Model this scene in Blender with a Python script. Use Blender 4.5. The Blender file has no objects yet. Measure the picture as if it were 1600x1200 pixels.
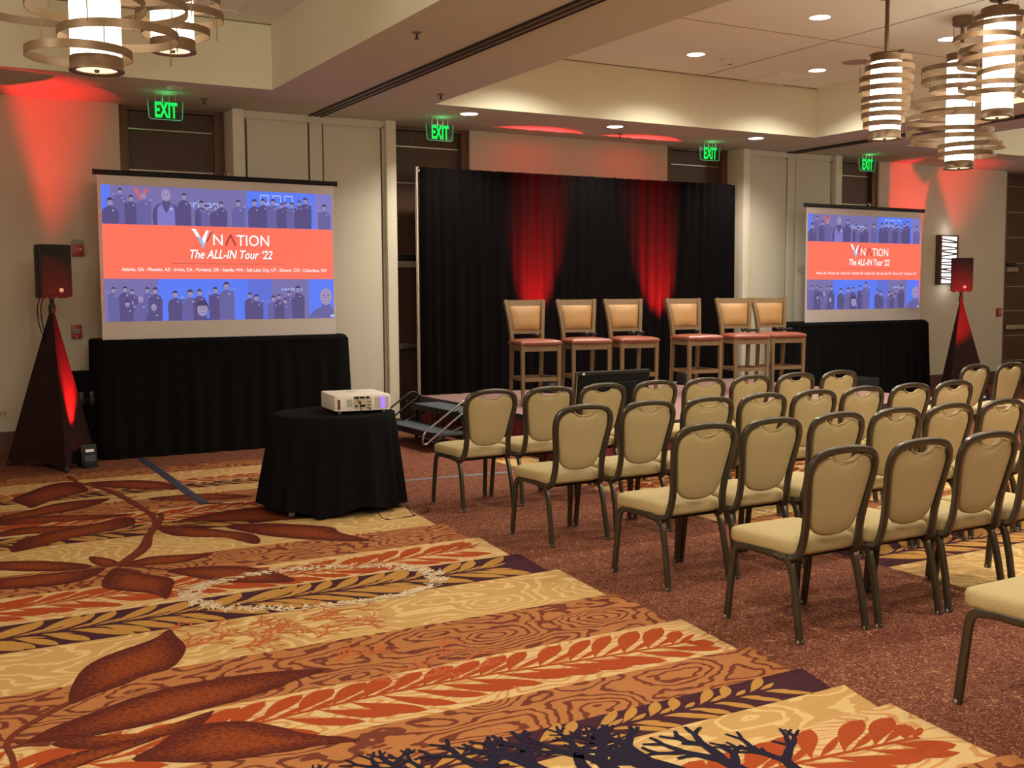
import bpy, bmesh, math, random
from mathutils import Vector, Matrix

# ------------------------------------------------------------------ camera, light, exposure
scene = bpy.context.scene
C = scene.collection
scene.view_settings.view_transform = 'Standard'
scene.view_settings.look = 'None'
scene.view_settings.gamma = 1.0
scene.view_settings.use_curve_mapping = False
EXPO = 0.28
scene.view_settings.exposure = EXPO

YAW, PITCH, ROLL, FPX, EYE = math.radians(29.6), math.radians(-4.714), math.radians(-.34), 1718.0, 1.62
fw = Vector((math.sin(YAW)*math.cos(PITCH), math.cos(YAW)*math.cos(PITCH), math.sin(PITCH)))
rt0 = Vector((math.cos(YAW), -math.sin(YAW), 0)); up0 = rt0.cross(fw)
rt = rt0*math.cos(ROLL) + up0*math.sin(ROLL); up = up0*math.cos(ROLL) - rt0*math.sin(ROLL)
cam_d = bpy.data.cameras.new('camera'); cam = bpy.data.objects.new('camera', cam_d); C.objects.link(cam)
cam.matrix_world = Matrix(((rt.x, up.x, -fw.x, 0), (rt.y, up.y, -fw.y, 0), (rt.z, up.z, -fw.z, EYE), (0, 0, 0, 1)))
cam_d.sensor_width = 36; cam_d.lens = FPX*36/1600; cam_d.clip_end = 200; cam_d.clip_start = .05
scene.camera = cam
world = bpy.data.worlds.new('world'); scene.world = world; world.use_nodes = True
world.node_tree.nodes['Background'].inputs[0].default_value = (.9, .75, .6, 1)
world.node_tree.nodes['Background'].inputs[1].default_value = 0.02

WARM = (1.0, .89, .70)
SOFF, TOPZ, YW = 3.67, 4.31, 12.5       # soffit height, tray height, back wall

def lamp(name, kind, loc, power, color=WARM, aim=None, angle=120, blend=.6, size=.06):
    d = bpy.data.lights.new(name, kind); d.energy = power; d.color = color
    if kind == 'SPOT':
        d.spot_size = math.radians(angle); d.spot_blend = blend
    d.shadow_soft_size = size
    o = bpy.data.objects.new(name, d); C.objects.link(o); o.location = loc
    if aim is not None:
        o.rotation_euler = (Vector(aim) - Vector(loc)).to_track_quat('-Z', 'Y').to_euler()
    return o

DOWN_SEEN = [(8.13, 10.04, TOPZ), (8.13, 8.13, TOPZ), (10.02, 10.05, TOPZ), (10.04, 8.16, TOPZ),
             (5.91, 11.36, SOFF), (7.96, 11.39, SOFF), (10.24, 11.37, SOFF)]
DOWN_HID = [(6.2, y, TOPZ) for y in (10.05, 8.14, 6.23, 4.32, 2.41)] + \
           [(8.13, y, TOPZ) for y in (6.23, 4.32, 2.41, .5)] + [(10.04, y, TOPZ) for y in (6.23, 4.32, 2.41)]
P_TRAY, P_SOFF = 175, 105
for (x, y, z) in DOWN_SEEN + DOWN_HID:
    lamp('downlight_lamp', 'SPOT', (x, y, z-.03), P_TRAY if z == TOPZ else P_SOFF, (1, .92, .76), (x, y, 0), 140, .8, .05)
# added point lights in place of unseen pendants, no fixtures, to brighten the hall
for (x, y, z, p) in [(.7, 2.2, 3.3, 125), (1.6, 1.6, 3.2, 125), (-.9, 5.6, 3.2, 60), (8.3, 1.2, 3.2, 60), (.6, -1.8, 3.2, 90), (15.3, 6.8, 3.2, 90), (16.4, 7.4, 3.2, 60)]:
    lamp('pendant_lamp', 'POINT', (x, y, z), p, WARM, size=.22)

# ------------------------------------------------------------------ helpers
def srgb(r, g, b):
    f = lambda c: (c/255/12.92 if c/255 <= .04045 else ((c/255+.055)/1.055)**2.4)
    return (f(r), f(g), f(b))

MATS = {}
def mat(name, col, rough=.6, metal=0., spec=.5, vary=0., vscale=6., bump=0., bscale=40., stretch=None, emit=None, es=0., sheen=0., coat=0.):
    m = bpy.data.materials.new(name); m.use_nodes = True
    nt = m.node_tree; b = nt.nodes['Principled BSDF']
    b.inputs['Base Color'].default_value = (*col, 1); b.inputs['Roughness'].default_value = rough
    b.inputs['Metallic'].default_value = metal; b.inputs['Specular IOR Level'].default_value = spec
    if sheen: b.inputs['Sheen Weight'].default_value = sheen
    if coat: b.inputs['Coat Weight'].default_value = coat
    if emit:
        b.inputs['Emission Color'].default_value = (*emit, 1); b.inputs['Emission Strength'].default_value = es
    if vary or bump:
        tc = nt.nodes.new('ShaderNodeTexCoord'); mp = nt.nodes.new('ShaderNodeMapping')
        nt.links.new(tc.outputs['Object'], mp.inputs[0])
        if stretch: mp.inputs['Scale'].default_value = stretch
        if vary:
            n = nt.nodes.new('ShaderNodeTexNoise'); n.inputs['Scale'].default_value = vscale; n.inputs['Detail'].default_value = 4
            nt.links.new(mp.outputs[0], n.inputs['Vector'])
            mx = nt.nodes.new('ShaderNodeMix'); mx.data_type = 'RGBA'
            mx.inputs[6].default_value = (*[c*(1-vary) for c in col], 1); mx.inputs[7].default_value = (*[min(1, c*(1+vary)) for c in col], 1)
            nt.links.new(n.outputs[0], mx.inputs[0]); nt.links.new(mx.outputs[2], b.inputs['Base Color'])
        if bump:
            n = nt.nodes.new('ShaderNodeTexNoise'); n.inputs['Scale'].default_value = bscale; n.inputs['Detail'].default_value = 3
            nt.links.new(mp.outputs[0], n.inputs['Vector'])
            bp = nt.nodes.new('ShaderNodeBump'); bp.inputs['Strength'].default_value = bump; bp.inputs['Distance'].default_value = .01
            nt.links.new(n.outputs[0], bp.inputs['Height']); nt.links.new(bp.outputs[0], b.inputs['Normal'])
    MATS[name] = m
    return m

def emis(name, rgb, k=1.0):
    """light-giving surface: sRGB colour as it shows"""
    m = bpy.data.materials.new(name); m.use_nodes = True
    nt = m.node_tree; b = nt.nodes['Principled BSDF']
    b.inputs['Base Color'].default_value = (.02, .02, .02, 1); b.inputs['Roughness'].default_value = .9
    b.inputs['Specular IOR Level'].default_value = .1
    b.inputs['Emission Color'].default_value = (*srgb(*rgb), 1); b.inputs['Emission Strength'].default_value = k/2**EXPO
    MATS[name] = m
    return m

class MB:
    def __init__(s): s.v = []; s.f = []
    def add(s, vs, fs):
        o = len(s.v); s.v += [tuple(v) for v in vs]; s.f += [tuple(i+o for i in f) for f in fs]; return s
    def box(s, x0, x1, y0, y1, z0, z1, T=None):
        vs = [Vector((x, y, z)) for z in (z0, z1) for y in (y0, y1) for x in (x0, x1)]
        if T: vs = [T @ v for v in vs]
        return s.add(vs, [(0, 2, 3, 1), (4, 5, 7, 6), (0, 1, 5, 4), (2, 6, 7, 3), (0, 4, 6, 2), (1, 3, 7, 5)])
    def sweep(s, path, prof, ref=(0, 0, 1), closed=False, scale=None):
        P = [Vector(p) for p in path]; n = len(P); m = len(prof); ref = Vector(ref); vs = []; fs = []
        for i, p in enumerate(P):
            a = P[(i-1) % n] if closed or i > 0 else p; b = P[(i+1) % n] if closed or i < n-1 else p
            t = (b-a).normalized(); e1 = (ref - t*ref.dot(t)).normalized(); e2 = t.cross(e1)
            k = scale[i] if scale else 1
            for (u, w) in prof: vs.append(p + e1*u*k + e2*w*k)
        for i in range(n if closed else n-1):
            for j in range(m):
                a = i*m+j; b = i*m+(j+1) % m; c = ((i+1) % n)*m+(j+1) % m; d = ((i+1) % n)*m+j
                fs.append((a, b, c, d))
        if not closed:
            fs.append(tuple(reversed(range(m)))); fs.append(tuple(range((n-1)*m, n*m)))
        return s.add(vs, fs)
    def tube(s, path, r, n=8, ref=(0, 0, 1), closed=False, scale=None):
        return s.sweep(path, [(r*math.cos(2*math.pi*k/n), r*math.sin(2*math.pi*k/n)) for k in range(n)], ref, closed, scale)
    def lathe(s, prof, n=24, c=(0, 0, 0), caps=True):
        vs = []; fs = []; m = len(prof)
        for k in range(n):
            a = 2*math.pi*k/n
            for (r, z) in prof: vs.append((c[0]+r*math.cos(a), c[1]+r*math.sin(a), c[2]+z))
        for k in range(n):
            for j in range(m-1):
                fs.append((k*m+j, ((k+1) % n)*m+j, ((k+1) % n)*m+j+1, k*m+j+1))
        if caps:
            if prof[0][0] > 1e-6: fs.append(tuple(reversed([k*m for k in range(n)])))
            if prof[-1][0] > 1e-6: fs.append(tuple(k*m+m-1 for k in range(n)))
        return s.add(vs, fs)
    def band(s, r, h, c, th=.003, n=48):
        return s.sweep([(c[0]+r*math.cos(2*math.pi*k/n), c[1]+r*math.sin(2*math.pi*k/n), c[2]) for k in range(n)],
                       [(-h/2, -th/2), (h/2, -th/2), (h/2, th/2), (-h/2, th/2)], closed=True)
    def prism(s, poly, f0, f1):
        """poly: 2-D points, f0/f1 map (a,b)->xyz for the two faces"""
        n = len(poly); vs = [f0(*p) for p in poly] + [f1(*p) for p in poly]
        return s.add(vs, [tuple(reversed(range(n))), tuple(range(n, 2*n))] + [(i, (i+1) % n, n+(i+1) % n, n+i) for i in range(n)])
    def pad(s, outline, fn, t0, t1, bulge=.012, back=.004, rd=.016):
        """upholstered pad: outline (u,v), fn(u,v,w) -> xyz, from w=t0 to t1 with rounded edges and a crown"""
        n = len(outline); cu = sum(p[0] for p in outline)/n; cv = sum(p[1] for p in outline)/n
        size = max(max(abs(p[0]-cu), abs(p[1]-cv)) for p in outline)
        def ring(ins, w):
            k = 1-ins/size; return [fn(cu+(u-cu)*k, cv+(v-cv)*k, w) for u, v in outline]
        rings = [ring(size*.5, t0-back), ring(rd*1.2, t0), ring(rd*.25, t0+rd*.4), ring(0, t0+rd), ring(0, t1-rd), ring(rd*.25, t1-rd*.4), ring(rd*1.2, t1), ring(size*.3, t1+bulge*.7), ring(size*.65, t1+bulge)]
        vs = [v for r in rings for v in r]; fs = []
        for i in range(len(rings)-1):
            for j in range(n): fs.append((i*n+j, i*n+(j+1) % n, (i+1)*n+(j+1) % n, (i+1)*n+j))
        c0 = len(vs); vs.append(fn(cu, cv, t0-back)); vs.append(fn(cu, cv, t1+bulge))
        L = (len(rings)-1)*n
        for j in range(n):
            fs.append((c0, (j+1) % n, j)); fs.append((c0+1, L+j, L+(j+1) % n))
        return s.add(vs, fs)
    def build(s, name, m, parent=None, smooth=False, bevel=0., loc=None, fix=True):
        me = bpy.data.meshes.new(name); me.from_pydata([tuple(v) for v in s.v], [], s.f); me.update()
        if fix or bevel:
            bm = bmesh.new(); bm.from_mesh(me)
            if bevel:
                bmesh.ops.remove_doubles(bm, verts=bm.verts, dist=1e-6)
                bmesh.ops.bevel(bm, geom=bm.edges, offset=bevel, segments=2, affect='EDGES', profile=.6)
            if fix: bmesh.ops.recalc_face_normals(bm, faces=bm.faces)
            bm.to_mesh(me); bm.free()
        if smooth:
            for p in me.polygons: p.use_smooth = True
            if smooth != 2:
                try: me.set_sharp_from_angle(angle=math.radians(42))
                except Exception: pass
        me.materials.append(m if not isinstance(m, str) else MATS[m])
        o = bpy.data.objects.new(name, me); C.objects.link(o)
        if parent: o.parent = parent
        if loc: o.location = loc
        return o

def box(name, m, parent, x0, x1, y0, y1, z0, z1, bevel=0.):
    return MB().box(x0, x1, y0, y1, z0, z1).build(name, m, parent, bevel=bevel, smooth=bool(bevel))
def tag(o, label=None, cat=None, group=None, kind=None):
    if label: o['label'] = label
    if cat: o['category'] = cat
    if group: o['group'] = group
    if kind: o['kind'] = kind
    return o
def thing(name, label, cat, loc=(0, 0, 0), rz=0., group=None):
    o = bpy.data.objects.new(name, None); C.objects.link(o); o.location = loc; o.rotation_euler = (0, 0, rz)
    o.empty_display_size = .1
    return tag(o, label, cat, group)
def struct(name, label=None):
    o = bpy.data.objects.new(name, None); C.objects.link(o); o['kind'] = 'structure'; o.empty_display_size = .1
    return o
KIDS = {}
def copy_tree(o, parent=None):
    c = o.copy(); C.objects.link(c)
    if parent: c.parent = parent
    for ch in [k for k in ALL() if k.parent == o]: copy_tree(ch, c)
    return c
_cache = [None]
def ALL():
    return list(bpy.data.objects) if _cache[0] is None else _cache[0]
def smooth_path(pts, k=4, closed=False):
    """Catmull-Rom"""
    P = [Vector(p) for p in pts]; n = len(P); out = []
    rng = range(n if closed else n-1)
    for i in rng:
        p0 = P[(i-1) % n] if closed or i > 0 else P[0]*2-P[1]
        p1 = P[i]; p2 = P[(i+1) % n]
        p3 = P[(i+2) % n] if closed or i < n-2 else P[-1]*2-P[-2]
        for j in range(k):
            t = j/k
            out.append(.5*((2*p1) + (p2-p0)*t + (2*p0-5*p1+4*p2-p3)*t*t + (3*p1-p0-3*p2+p3)*t**3))
    if not closed: out.append(P[-1])
    return out

# ------------------------------------------------------------------ materials
mat('wall_paint', (.56, .50, .40), .85, spec=.2, vary=.05, vscale=1.5)
mat('panel_paint', (.60, .56, .46), .6, spec=.3, vary=.04, vscale=2)
mat('pilaster_paint', (.70, .65, .53), .5, spec=.35, vary=.06, vscale=5)
mat('groove', (.06, .045, .03), .8)
mat('ceil_paint', (.585, .575, .54), .9, spec=.1, vary=.03, vscale=1)
mat('tray_paint', (.78, .76, .60), .9, spec=.1, vary=.03, vscale=1)
mat('tray_top', (.83, .85, .78), .9, spec=.1, vary=.03, vscale=1)
mat('seam', (.25, .19, .14), .9)
mat('wood_door', (.085, .045, .028), .45, spec=.4, vary=.35, vscale=3, stretch=(14, 14, 1))
mat('wood_frame', (.13, .06, .034), .4, spec=.5, vary=.3, vscale=3, stretch=(12, 12, 1))
mat('base_wood', (.10, .045, .03), .4, spec=.5, vary=.3, vscale=4, stretch=(1, 8, 10))
mat('steel', (.62, .58, .52), .3, 1.0)
mat('chrome', (.75, .74, .72), .18, 1.0)
mat('track_grey', (.20, .16, .15), .5, .3)
mat('black_slot', (.012, .010, .010), .8)
mat('black_cloth', (.0055, .0052, .0055), .95, spec=.06, bump=.25, bscale=120)
mat('black_velvet', (.0048, .0038, .0042), .95, spec=.02, bump=.5, bscale=30, stretch=(1, 1, .35))
mat('black_plastic', (.012, .012, .013), .55, spec=.35)
mat('black_satin', (.008, .008, .009), .4, spec=.3)
mat('dark_metal', (.03, .03, .032), .4, .6)
mat('bronze', (0.0798, 0.0689, 0.0504), .30, .65, vary=.2, vscale=9)
mat('bronze_lamp', (.165, .098, .050), .45, .3, vary=.15, vscale=12)
mat('chair_fabric', (0.4200, 0.3318, 0.1722), .85, spec=.15, vary=.08, vscale=90, bump=.3, bscale=260)
mat('stool_wood', (.165, .100, .046), .5, spec=.4, vary=.28, vscale=5, stretch=(8, 8, 1))
mat('tan_leather', (.345, .185, .070), .42, spec=.45, vary=.1, vscale=9, bump=.1, bscale=60)
mat('red_leather', (.205, .056, .034), .32, spec=.5, vary=.12, vscale=9, bump=.1, bscale=60)
mat('stage_carpet', (.25, .150, .140), .95, spec=.05, vary=.12, vscale=60, bump=.3, bscale=200)
mat('stage_trim', (.05, .04, .04), .5, .3)
mat('stage_skirt', (.13, .012, .016), .85, spec=.15, sheen=.1)
mat('tread', (.075, .085, .10), .9, spec=.2, vary=.2, vscale=60, bump=.4, bscale=200)
mat('screen_fabric', (.62, .56, .54), .9, spec=.1)
mat('white_plastic', (.78, .72, .66), .45, spec=.4)
mat('grey_plastic', (.42, .40, .38), .5)
mat('pale_lens', (.85, .83, .8), .25)
mat('red_device', (.34, .025, .02), .4, vary=.1)
mat('grey_device', (.30, .24, .18), .5)
mat('ivory', (.55, .45, .33), .5)
mat('gaffer', (.022, .026, .05), .75, vary=.15, vscale=20)
mat('grey_tape', (.11, .12, .14), .7, vary=.15, vscale=20)
mat('cable', (.006, .006, .006), .8, spec=.1)
mat('paper', (.85, .83, .80), .7)
mat('glass_sign', (.05, .10, .06), .1, spec=.6)
emis('shade_glow', (255, 240, 214), 5.6)
emis('lens_glow', (255, 232, 190), 1.4)
emis('down_glow', (255, 246, 232), 9)
emis('exit_green', (10, 232, 85), 1.15)
emis('exit_edge', (120, 235, 160), .55)
emis('sconce_glow', (246, 250, 255), 2.2)
emis('purple_glow', (165, 120, 255), 1.3)
emis('red_lens', (255, 60, 60), 3)
m = MATS['glass_sign']; m.node_tree.nodes['Principled BSDF'].inputs['Alpha'].default_value = .35

def contour(name, base, line, scale, count, width, base2=None, z_str=(1, 1, 1), vary=.12, detail=1.5, bump=.2, distort=.0, voro=False):
    """carpet yarn with drawn contour lines, like wood grain or water ripples"""
    m = bpy.data.materials.new(name); m.use_nodes = True; nt = m.node_tree; L = nt.links.new; N = nt.nodes.new
    b = nt.nodes['Principled BSDF']; b.inputs['Roughness'].default_value = .95; b.inputs['Specular IOR Level'].default_value = .05
    tc = N('ShaderNodeTexCoord'); mp = N('ShaderNodeMapping'); mp.inputs['Scale'].default_value = z_str; L(tc.outputs['Object'], mp.inputs[0])
    n = N('ShaderNodeTexNoise'); n.inputs['Scale'].default_value = scale; n.inputs['Detail'].default_value = detail; n.inputs['Roughness'].default_value = .35
    n.inputs['Distortion'].default_value = distort
    L(mp.outputs[0], n.inputs['Vector'])
    src = n.outputs[0]
    if voro:      # rings round knots, spaced evenly, with a wobbling hand-drawn line
        n.inputs['Scale'].default_value = scale*1.9; n.inputs['Detail'].default_value = 2.6; n.inputs['Roughness'].default_value = .5
        vo = N('ShaderNodeTexVoronoi'); vo.feature = 'SMOOTH_F1'; vo.inputs['Scale'].default_value = scale; vo.inputs['Smoothness'].default_value = .55
        L(mp.outputs[0], vo.inputs['Vector'])
        ma = N('ShaderNodeMath'); ma.operation = 'MULTIPLY_ADD'; ma.inputs[1].default_value = .42; L(n.outputs[0], ma.inputs[0]); L(vo.outputs['Distance'], ma.inputs[2])
        src = ma.outputs[0]
    a = N('ShaderNodeMath'); a.operation = 'MULTIPLY'; a.inputs[1].default_value = count; L(src, a.inputs[0])
    fr = N('ShaderNodeMath'); fr.operation = 'FRACT'; L(a.outputs[0], fr.inputs[0])
    st = N('ShaderNodeMapRange'); st.inputs[1].default_value = width-.04; st.inputs[2].default_value = width+.04
    L(fr.outputs[0], st.inputs[0])
    v = N('ShaderNodeTexNoise'); v.inputs['Scale'].default_value = 70; v.inputs['Detail'].default_value = 3; L(tc.outputs['Object'], v.inputs['Vector'])
    mb = N('ShaderNodeMix'); mb.data_type = 'RGBA'
    mb.inputs[6].default_value = (*[c*(1-vary) for c in base], 1); mb.inputs[7].default_value = (*[c*(1+vary) for c in (base2 or base)], 1)
    L(v.outputs[0], mb.inputs[0])
    mx = N('ShaderNodeMix'); mx.data_type = 'RGBA'; mx.inputs[6].default_value = (*line, 1)
    L(st.outputs[0], mx.inputs[0]); L(mb.outputs[2], mx.inputs[7]); L(mx.outputs[2], b.inputs['Base Color'])
    bn = N('ShaderNodeTexNoise'); bn.inputs['Scale'].default_value = 220; L(tc.outputs['Object'], bn.inputs['Vector'])
    bp = N('ShaderNodeBump'); bp.inputs['Strength'].default_value = bump; bp.inputs['Distance'].default_value = .006
    L(bn.outputs[0], bp.inputs['Height']); L(bp.outputs[0], b.inputs['Normal'])
    MATS[name] = m
CREAM, TAN, ORANGE = (.56, .36, .155), (.44, .245, .09), (.40, .165, .06)
contour('carpet_ground', (.118, .037, .026), (.33, .155, .082), 27, 5, .22, detail=.5, vary=.30, distort=.9)
contour('carpet_wood', (.335, .135, .050), (.13, .035, .022), 3.0, 9.0, .33, z_str=(.72, 1.25, 1), voro=True)
contour('carpet_cream', (.46, .29, .115), (.54, .38, .175), 2.7, 8.0, .30, base2=(.41, .24, .09), z_str=(.72, 1.25, 1), voro=True)
contour('carpet_pale', (0.5208, 0.3654, 0.1764), (.44, .215, .085), 3.0, 15, .34, z_str=(.6, 1.5, 1), detail=2.0, distort=.2)
mat('yarn_purple', (0.0504, 0.0168, 0.0252), .95, spec=.05, vary=.3, vscale=60)
mat('yarn_red', (0.3024, 0.0546, 0.0168), .95, spec=.05, vary=.18, vscale=70)
mat('yarn_orange', (0.3696, 0.1890, 0.0504), .95, spec=.05, vary=.15, vscale=70)
mat('yarn_navy', (0.0168, 0.0134, 0.0286), .95, spec=.05, vary=.3, vscale=60)
mat('yarn_white', (0.5544, 0.4368, 0.3024), .95, spec=.05, vary=.2, vscale=60)
mat('yarn_coral', (0.3864, 0.1008, 0.0378), .95, spec=.05, vary=.2, vscale=60)
# leaf yarn: dark burgundy rim, rust heart (woven colours, carried by a colour attribute)
m = bpy.data.materials.new('yarn_leaf'); m.use_nodes = True; nt = m.node_tree; b = nt.nodes['Principled BSDF']
b.inputs['Roughness'].default_value = .95; b.inputs['Specular IOR Level'].default_value = .05
at = nt.nodes.new('ShaderNodeAttribute'); at.attribute_name = 'heart'
ns = nt.nodes.new('ShaderNodeTexNoise'); ns.inputs['Scale'].default_value = 55; ns.inputs['Detail'].default_value = 3
tc = nt.nodes.new('ShaderNodeTexCoord'); nt.links.new(tc.outputs['Object'], ns.inputs['Vector'])
ad = nt.nodes.new('ShaderNodeMath'); ad.operation = 'MULTIPLY_ADD'; ad.inputs[1].default_value = 2.6; ad.inputs[2].default_value = -1.55
nt.links.new(ns.outputs[0], ad.inputs[0])
a2 = nt.nodes.new('ShaderNodeMath'); a2.operation = 'ADD'; nt.links.new(ad.outputs[0], a2.inputs[0]); nt.links.new(at.outputs['Fac'], a2.inputs[1])
mx = nt.nodes.new('ShaderNodeMix'); mx.data_type = 'RGBA'; mx.inputs[6].default_value = (.080, .017, .013, 1); mx.inputs[7].default_value = (.215, .048, .014, 1)
nt.links.new(a2.outputs[0], mx.inputs[0]); nt.links.new(mx.outputs[2], b.inputs['Base Color']); MATS['yarn_leaf'] = m

# ------------------------------------------------------------------ floor with its woven pattern
X0, X1, Y0, Y1 = -3.3, 19.4, -5.2, 12.9
floor = box('floor', 'carpet_ground', None, X0, X1, Y0, Y1, -.15, 0); tag(floor, kind='structure')
floor['label'] = 'patterned ballroom carpet in rust, cream, orange and plum'
BANDS = [(10.62, 10.24, 'w'), (10.24, 9.83, 'c'), (9.83, 9.55, 'r'), (9.55, 9.30, 'p'), (9.30, 9.0, 'c'), (9.0, 8.5, 'w'), (8.5, 8.0, 'r'), (8.0, 7.62, 'p'),
         (7.62, 6.9, 'c'), (6.9, 6.39, 'w'), (6.39, 5.85, 'r'), (5.85, 5.39, 'p'), (5.39, 4.8, 'c'), (4.8, 4.24, 'w'), (4.24, 3.75, 'r'), (3.75, 3.41, 'w'),
         (3.41, 3.17, 'p'), (3.17, 2.93, 'c'), (2.93, 2.4, 'r'), (2.4, 1.9, 'w'), (1.9, 1.4, 'p'), (1.4, .8, 'c'), (.8, .2, 'w'), (.2, -.4, 'r'), (-.4, -.9, 'p'), (-.9, -1.6, 'c')]
BM = {'w': 'carpet_wood', 'c': 'carpet_cream', 'r': 'carpet_pale', 'p': 'yarn_purple'}
random.seed(4)
red, orange, stemr = MB(), MB(), MB()
def flat(mb, pts, z):
    mb.k = getattr(mb, 'k', 0)+1; z += (mb.k*37 % 101)*2.5e-6
    mb.add([(x, y, z) for x, y in pts], [tuple(range(len(pts)))])
def leafpoly(x, y, a, L, w, bend=.0, n=8, peak=.66):
    """leaf blade from base (x,y) in direction a, widest toward its rounded tip"""
    lo, hi = [], []
    for i in range(n+1):
        t = i/n; th = a + bend*t
        cx = x + L*t*math.cos(a+bend*t*.5); cy = y + L*t*math.sin(a+bend*t*.5)
        ww = 0 if i in (0, n) else w*(math.sin(math.pi/2*t/peak)**1.4 if t < peak else math.cos(math.pi/2*(t-peak)/(1-peak))**.6)
        lo.append((cx+math.sin(th)*ww, cy-math.cos(th)*ww)); hi.append((cx-math.sin(th)*ww, cy+math.cos(th)*ww))
    return hi + lo[::-1][1:-1]
def ribbon(mb, pts, w0, w1, z):
    P = [Vector((*p, 0)) for p in pts]; n = len(P); vs = []; mb.k = getattr(mb, 'k', 0)+1; z += (mb.k*37 % 101)*2.5e-6
    for i, p in enumerate(P):
        t = (P[min(i+1, n-1)]-P[max(i-1, 0)]).normalized(); q = Vector((-t.y, t.x, 0)); w = w0+(w1-w0)*i/(n-1)
        a, b_ = p+q*w/2, p-q*w/2; vs += [(a.x, a.y, z), (b_.x, b_.y, z)]
    mb.add(vs, [(2*i, 2*i+1, 2*i+3, 2*i+2) for i in range(n-1)])
def leaf_row(k, xa, xb, yt, yb):
    h = yt-yb
    if k == 'r':
        wave = lambda x: (yt+yb)/2 + h*.10*math.sin(x*2.3+yb)
        n = int((xb-xa)/.05)
        ribbon(red, [(xa+.05*i, wave(xa+.05*i)) for i in range(n)], .020, .020, .0012)
        x = xa+.05; s = 1; k2 = 0
        while x < xb-.12:
            yc = wave(x); a = random.uniform(.75, 1.05)*s; room = (yt-yc if s > 0 else yc-yb)-.015
            L = min(room/abs(math.sin(a*.86)), .34); L = min(L, (xb-x)*1.1)
            flat(red, leafpoly(x, yc, a, L, random.uniform(.036, .050)*min(1, h/.42), bend=-.45*s), .0013)
            if k2 % 2 == 0: flat(red, leafpoly(x+.03, yc, a*.38, L*.8, .016, bend=.15*s, peak=.5), .00132)
            s = -s; k2 += 1; x += random.uniform(.060, .078)
    if k == 'p':
        x = xa+.03
        while x < xb-.2:
            for s in (1, -1):
                yc = yb+h*.5; a = random.uniform(.42, .75)*s
                L = min((h*.44)/abs(math.sin(a*1.12)), .36)
                flat(orange, leafpoly(x+random.uniform(-.02, .02)+(.06 if s < 0 else 0), yc+.010*s, a, L, random.uniform(.034, .042)*min(1, h/.40), bend=.30*s, peak=.6), .0013)
                flat(orange, leafpoly(x+.05, yc+.012*s, a*.35, L*.55, .013, bend=.3*s, peak=.5), .00131)
            x += random.uniform(.115, .14)
for pi, (xa, xb, dy) in enumerate([(X0+.05, None, 0), (5.06, 8.9, -.95)]):
    for (yt, yb, k) in BANDS:
        yt2, yb2 = yt+dy, yb+dy
        if xb is None: e0, e1 = 3.37, 3.30
        else: e0, e1 = xb, xb-.05
        a0 = xa if pi == 0 else xa; mb = MB()
        mb.add([(a0, yb2, .0006), (e1, yb2, .0006), (e0, yt2, .0006), (a0, yt2, .0006)], [(0, 1, 2, 3)])
        mb.build('carpet_stripe', BM[k], floor, fix=False)
        lim = -.4 if pi == 0 else xa
        leaf_row(k, lim, e1-.02, yt2, yb2)
tag(red.build('red_leaf_pattern', 'yarn_red', floor, fix=False), kind='stuff')
tag(orange.build('orange_leaf_pattern', 'yarn_orange', floor, fix=False), kind='stuff')
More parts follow.
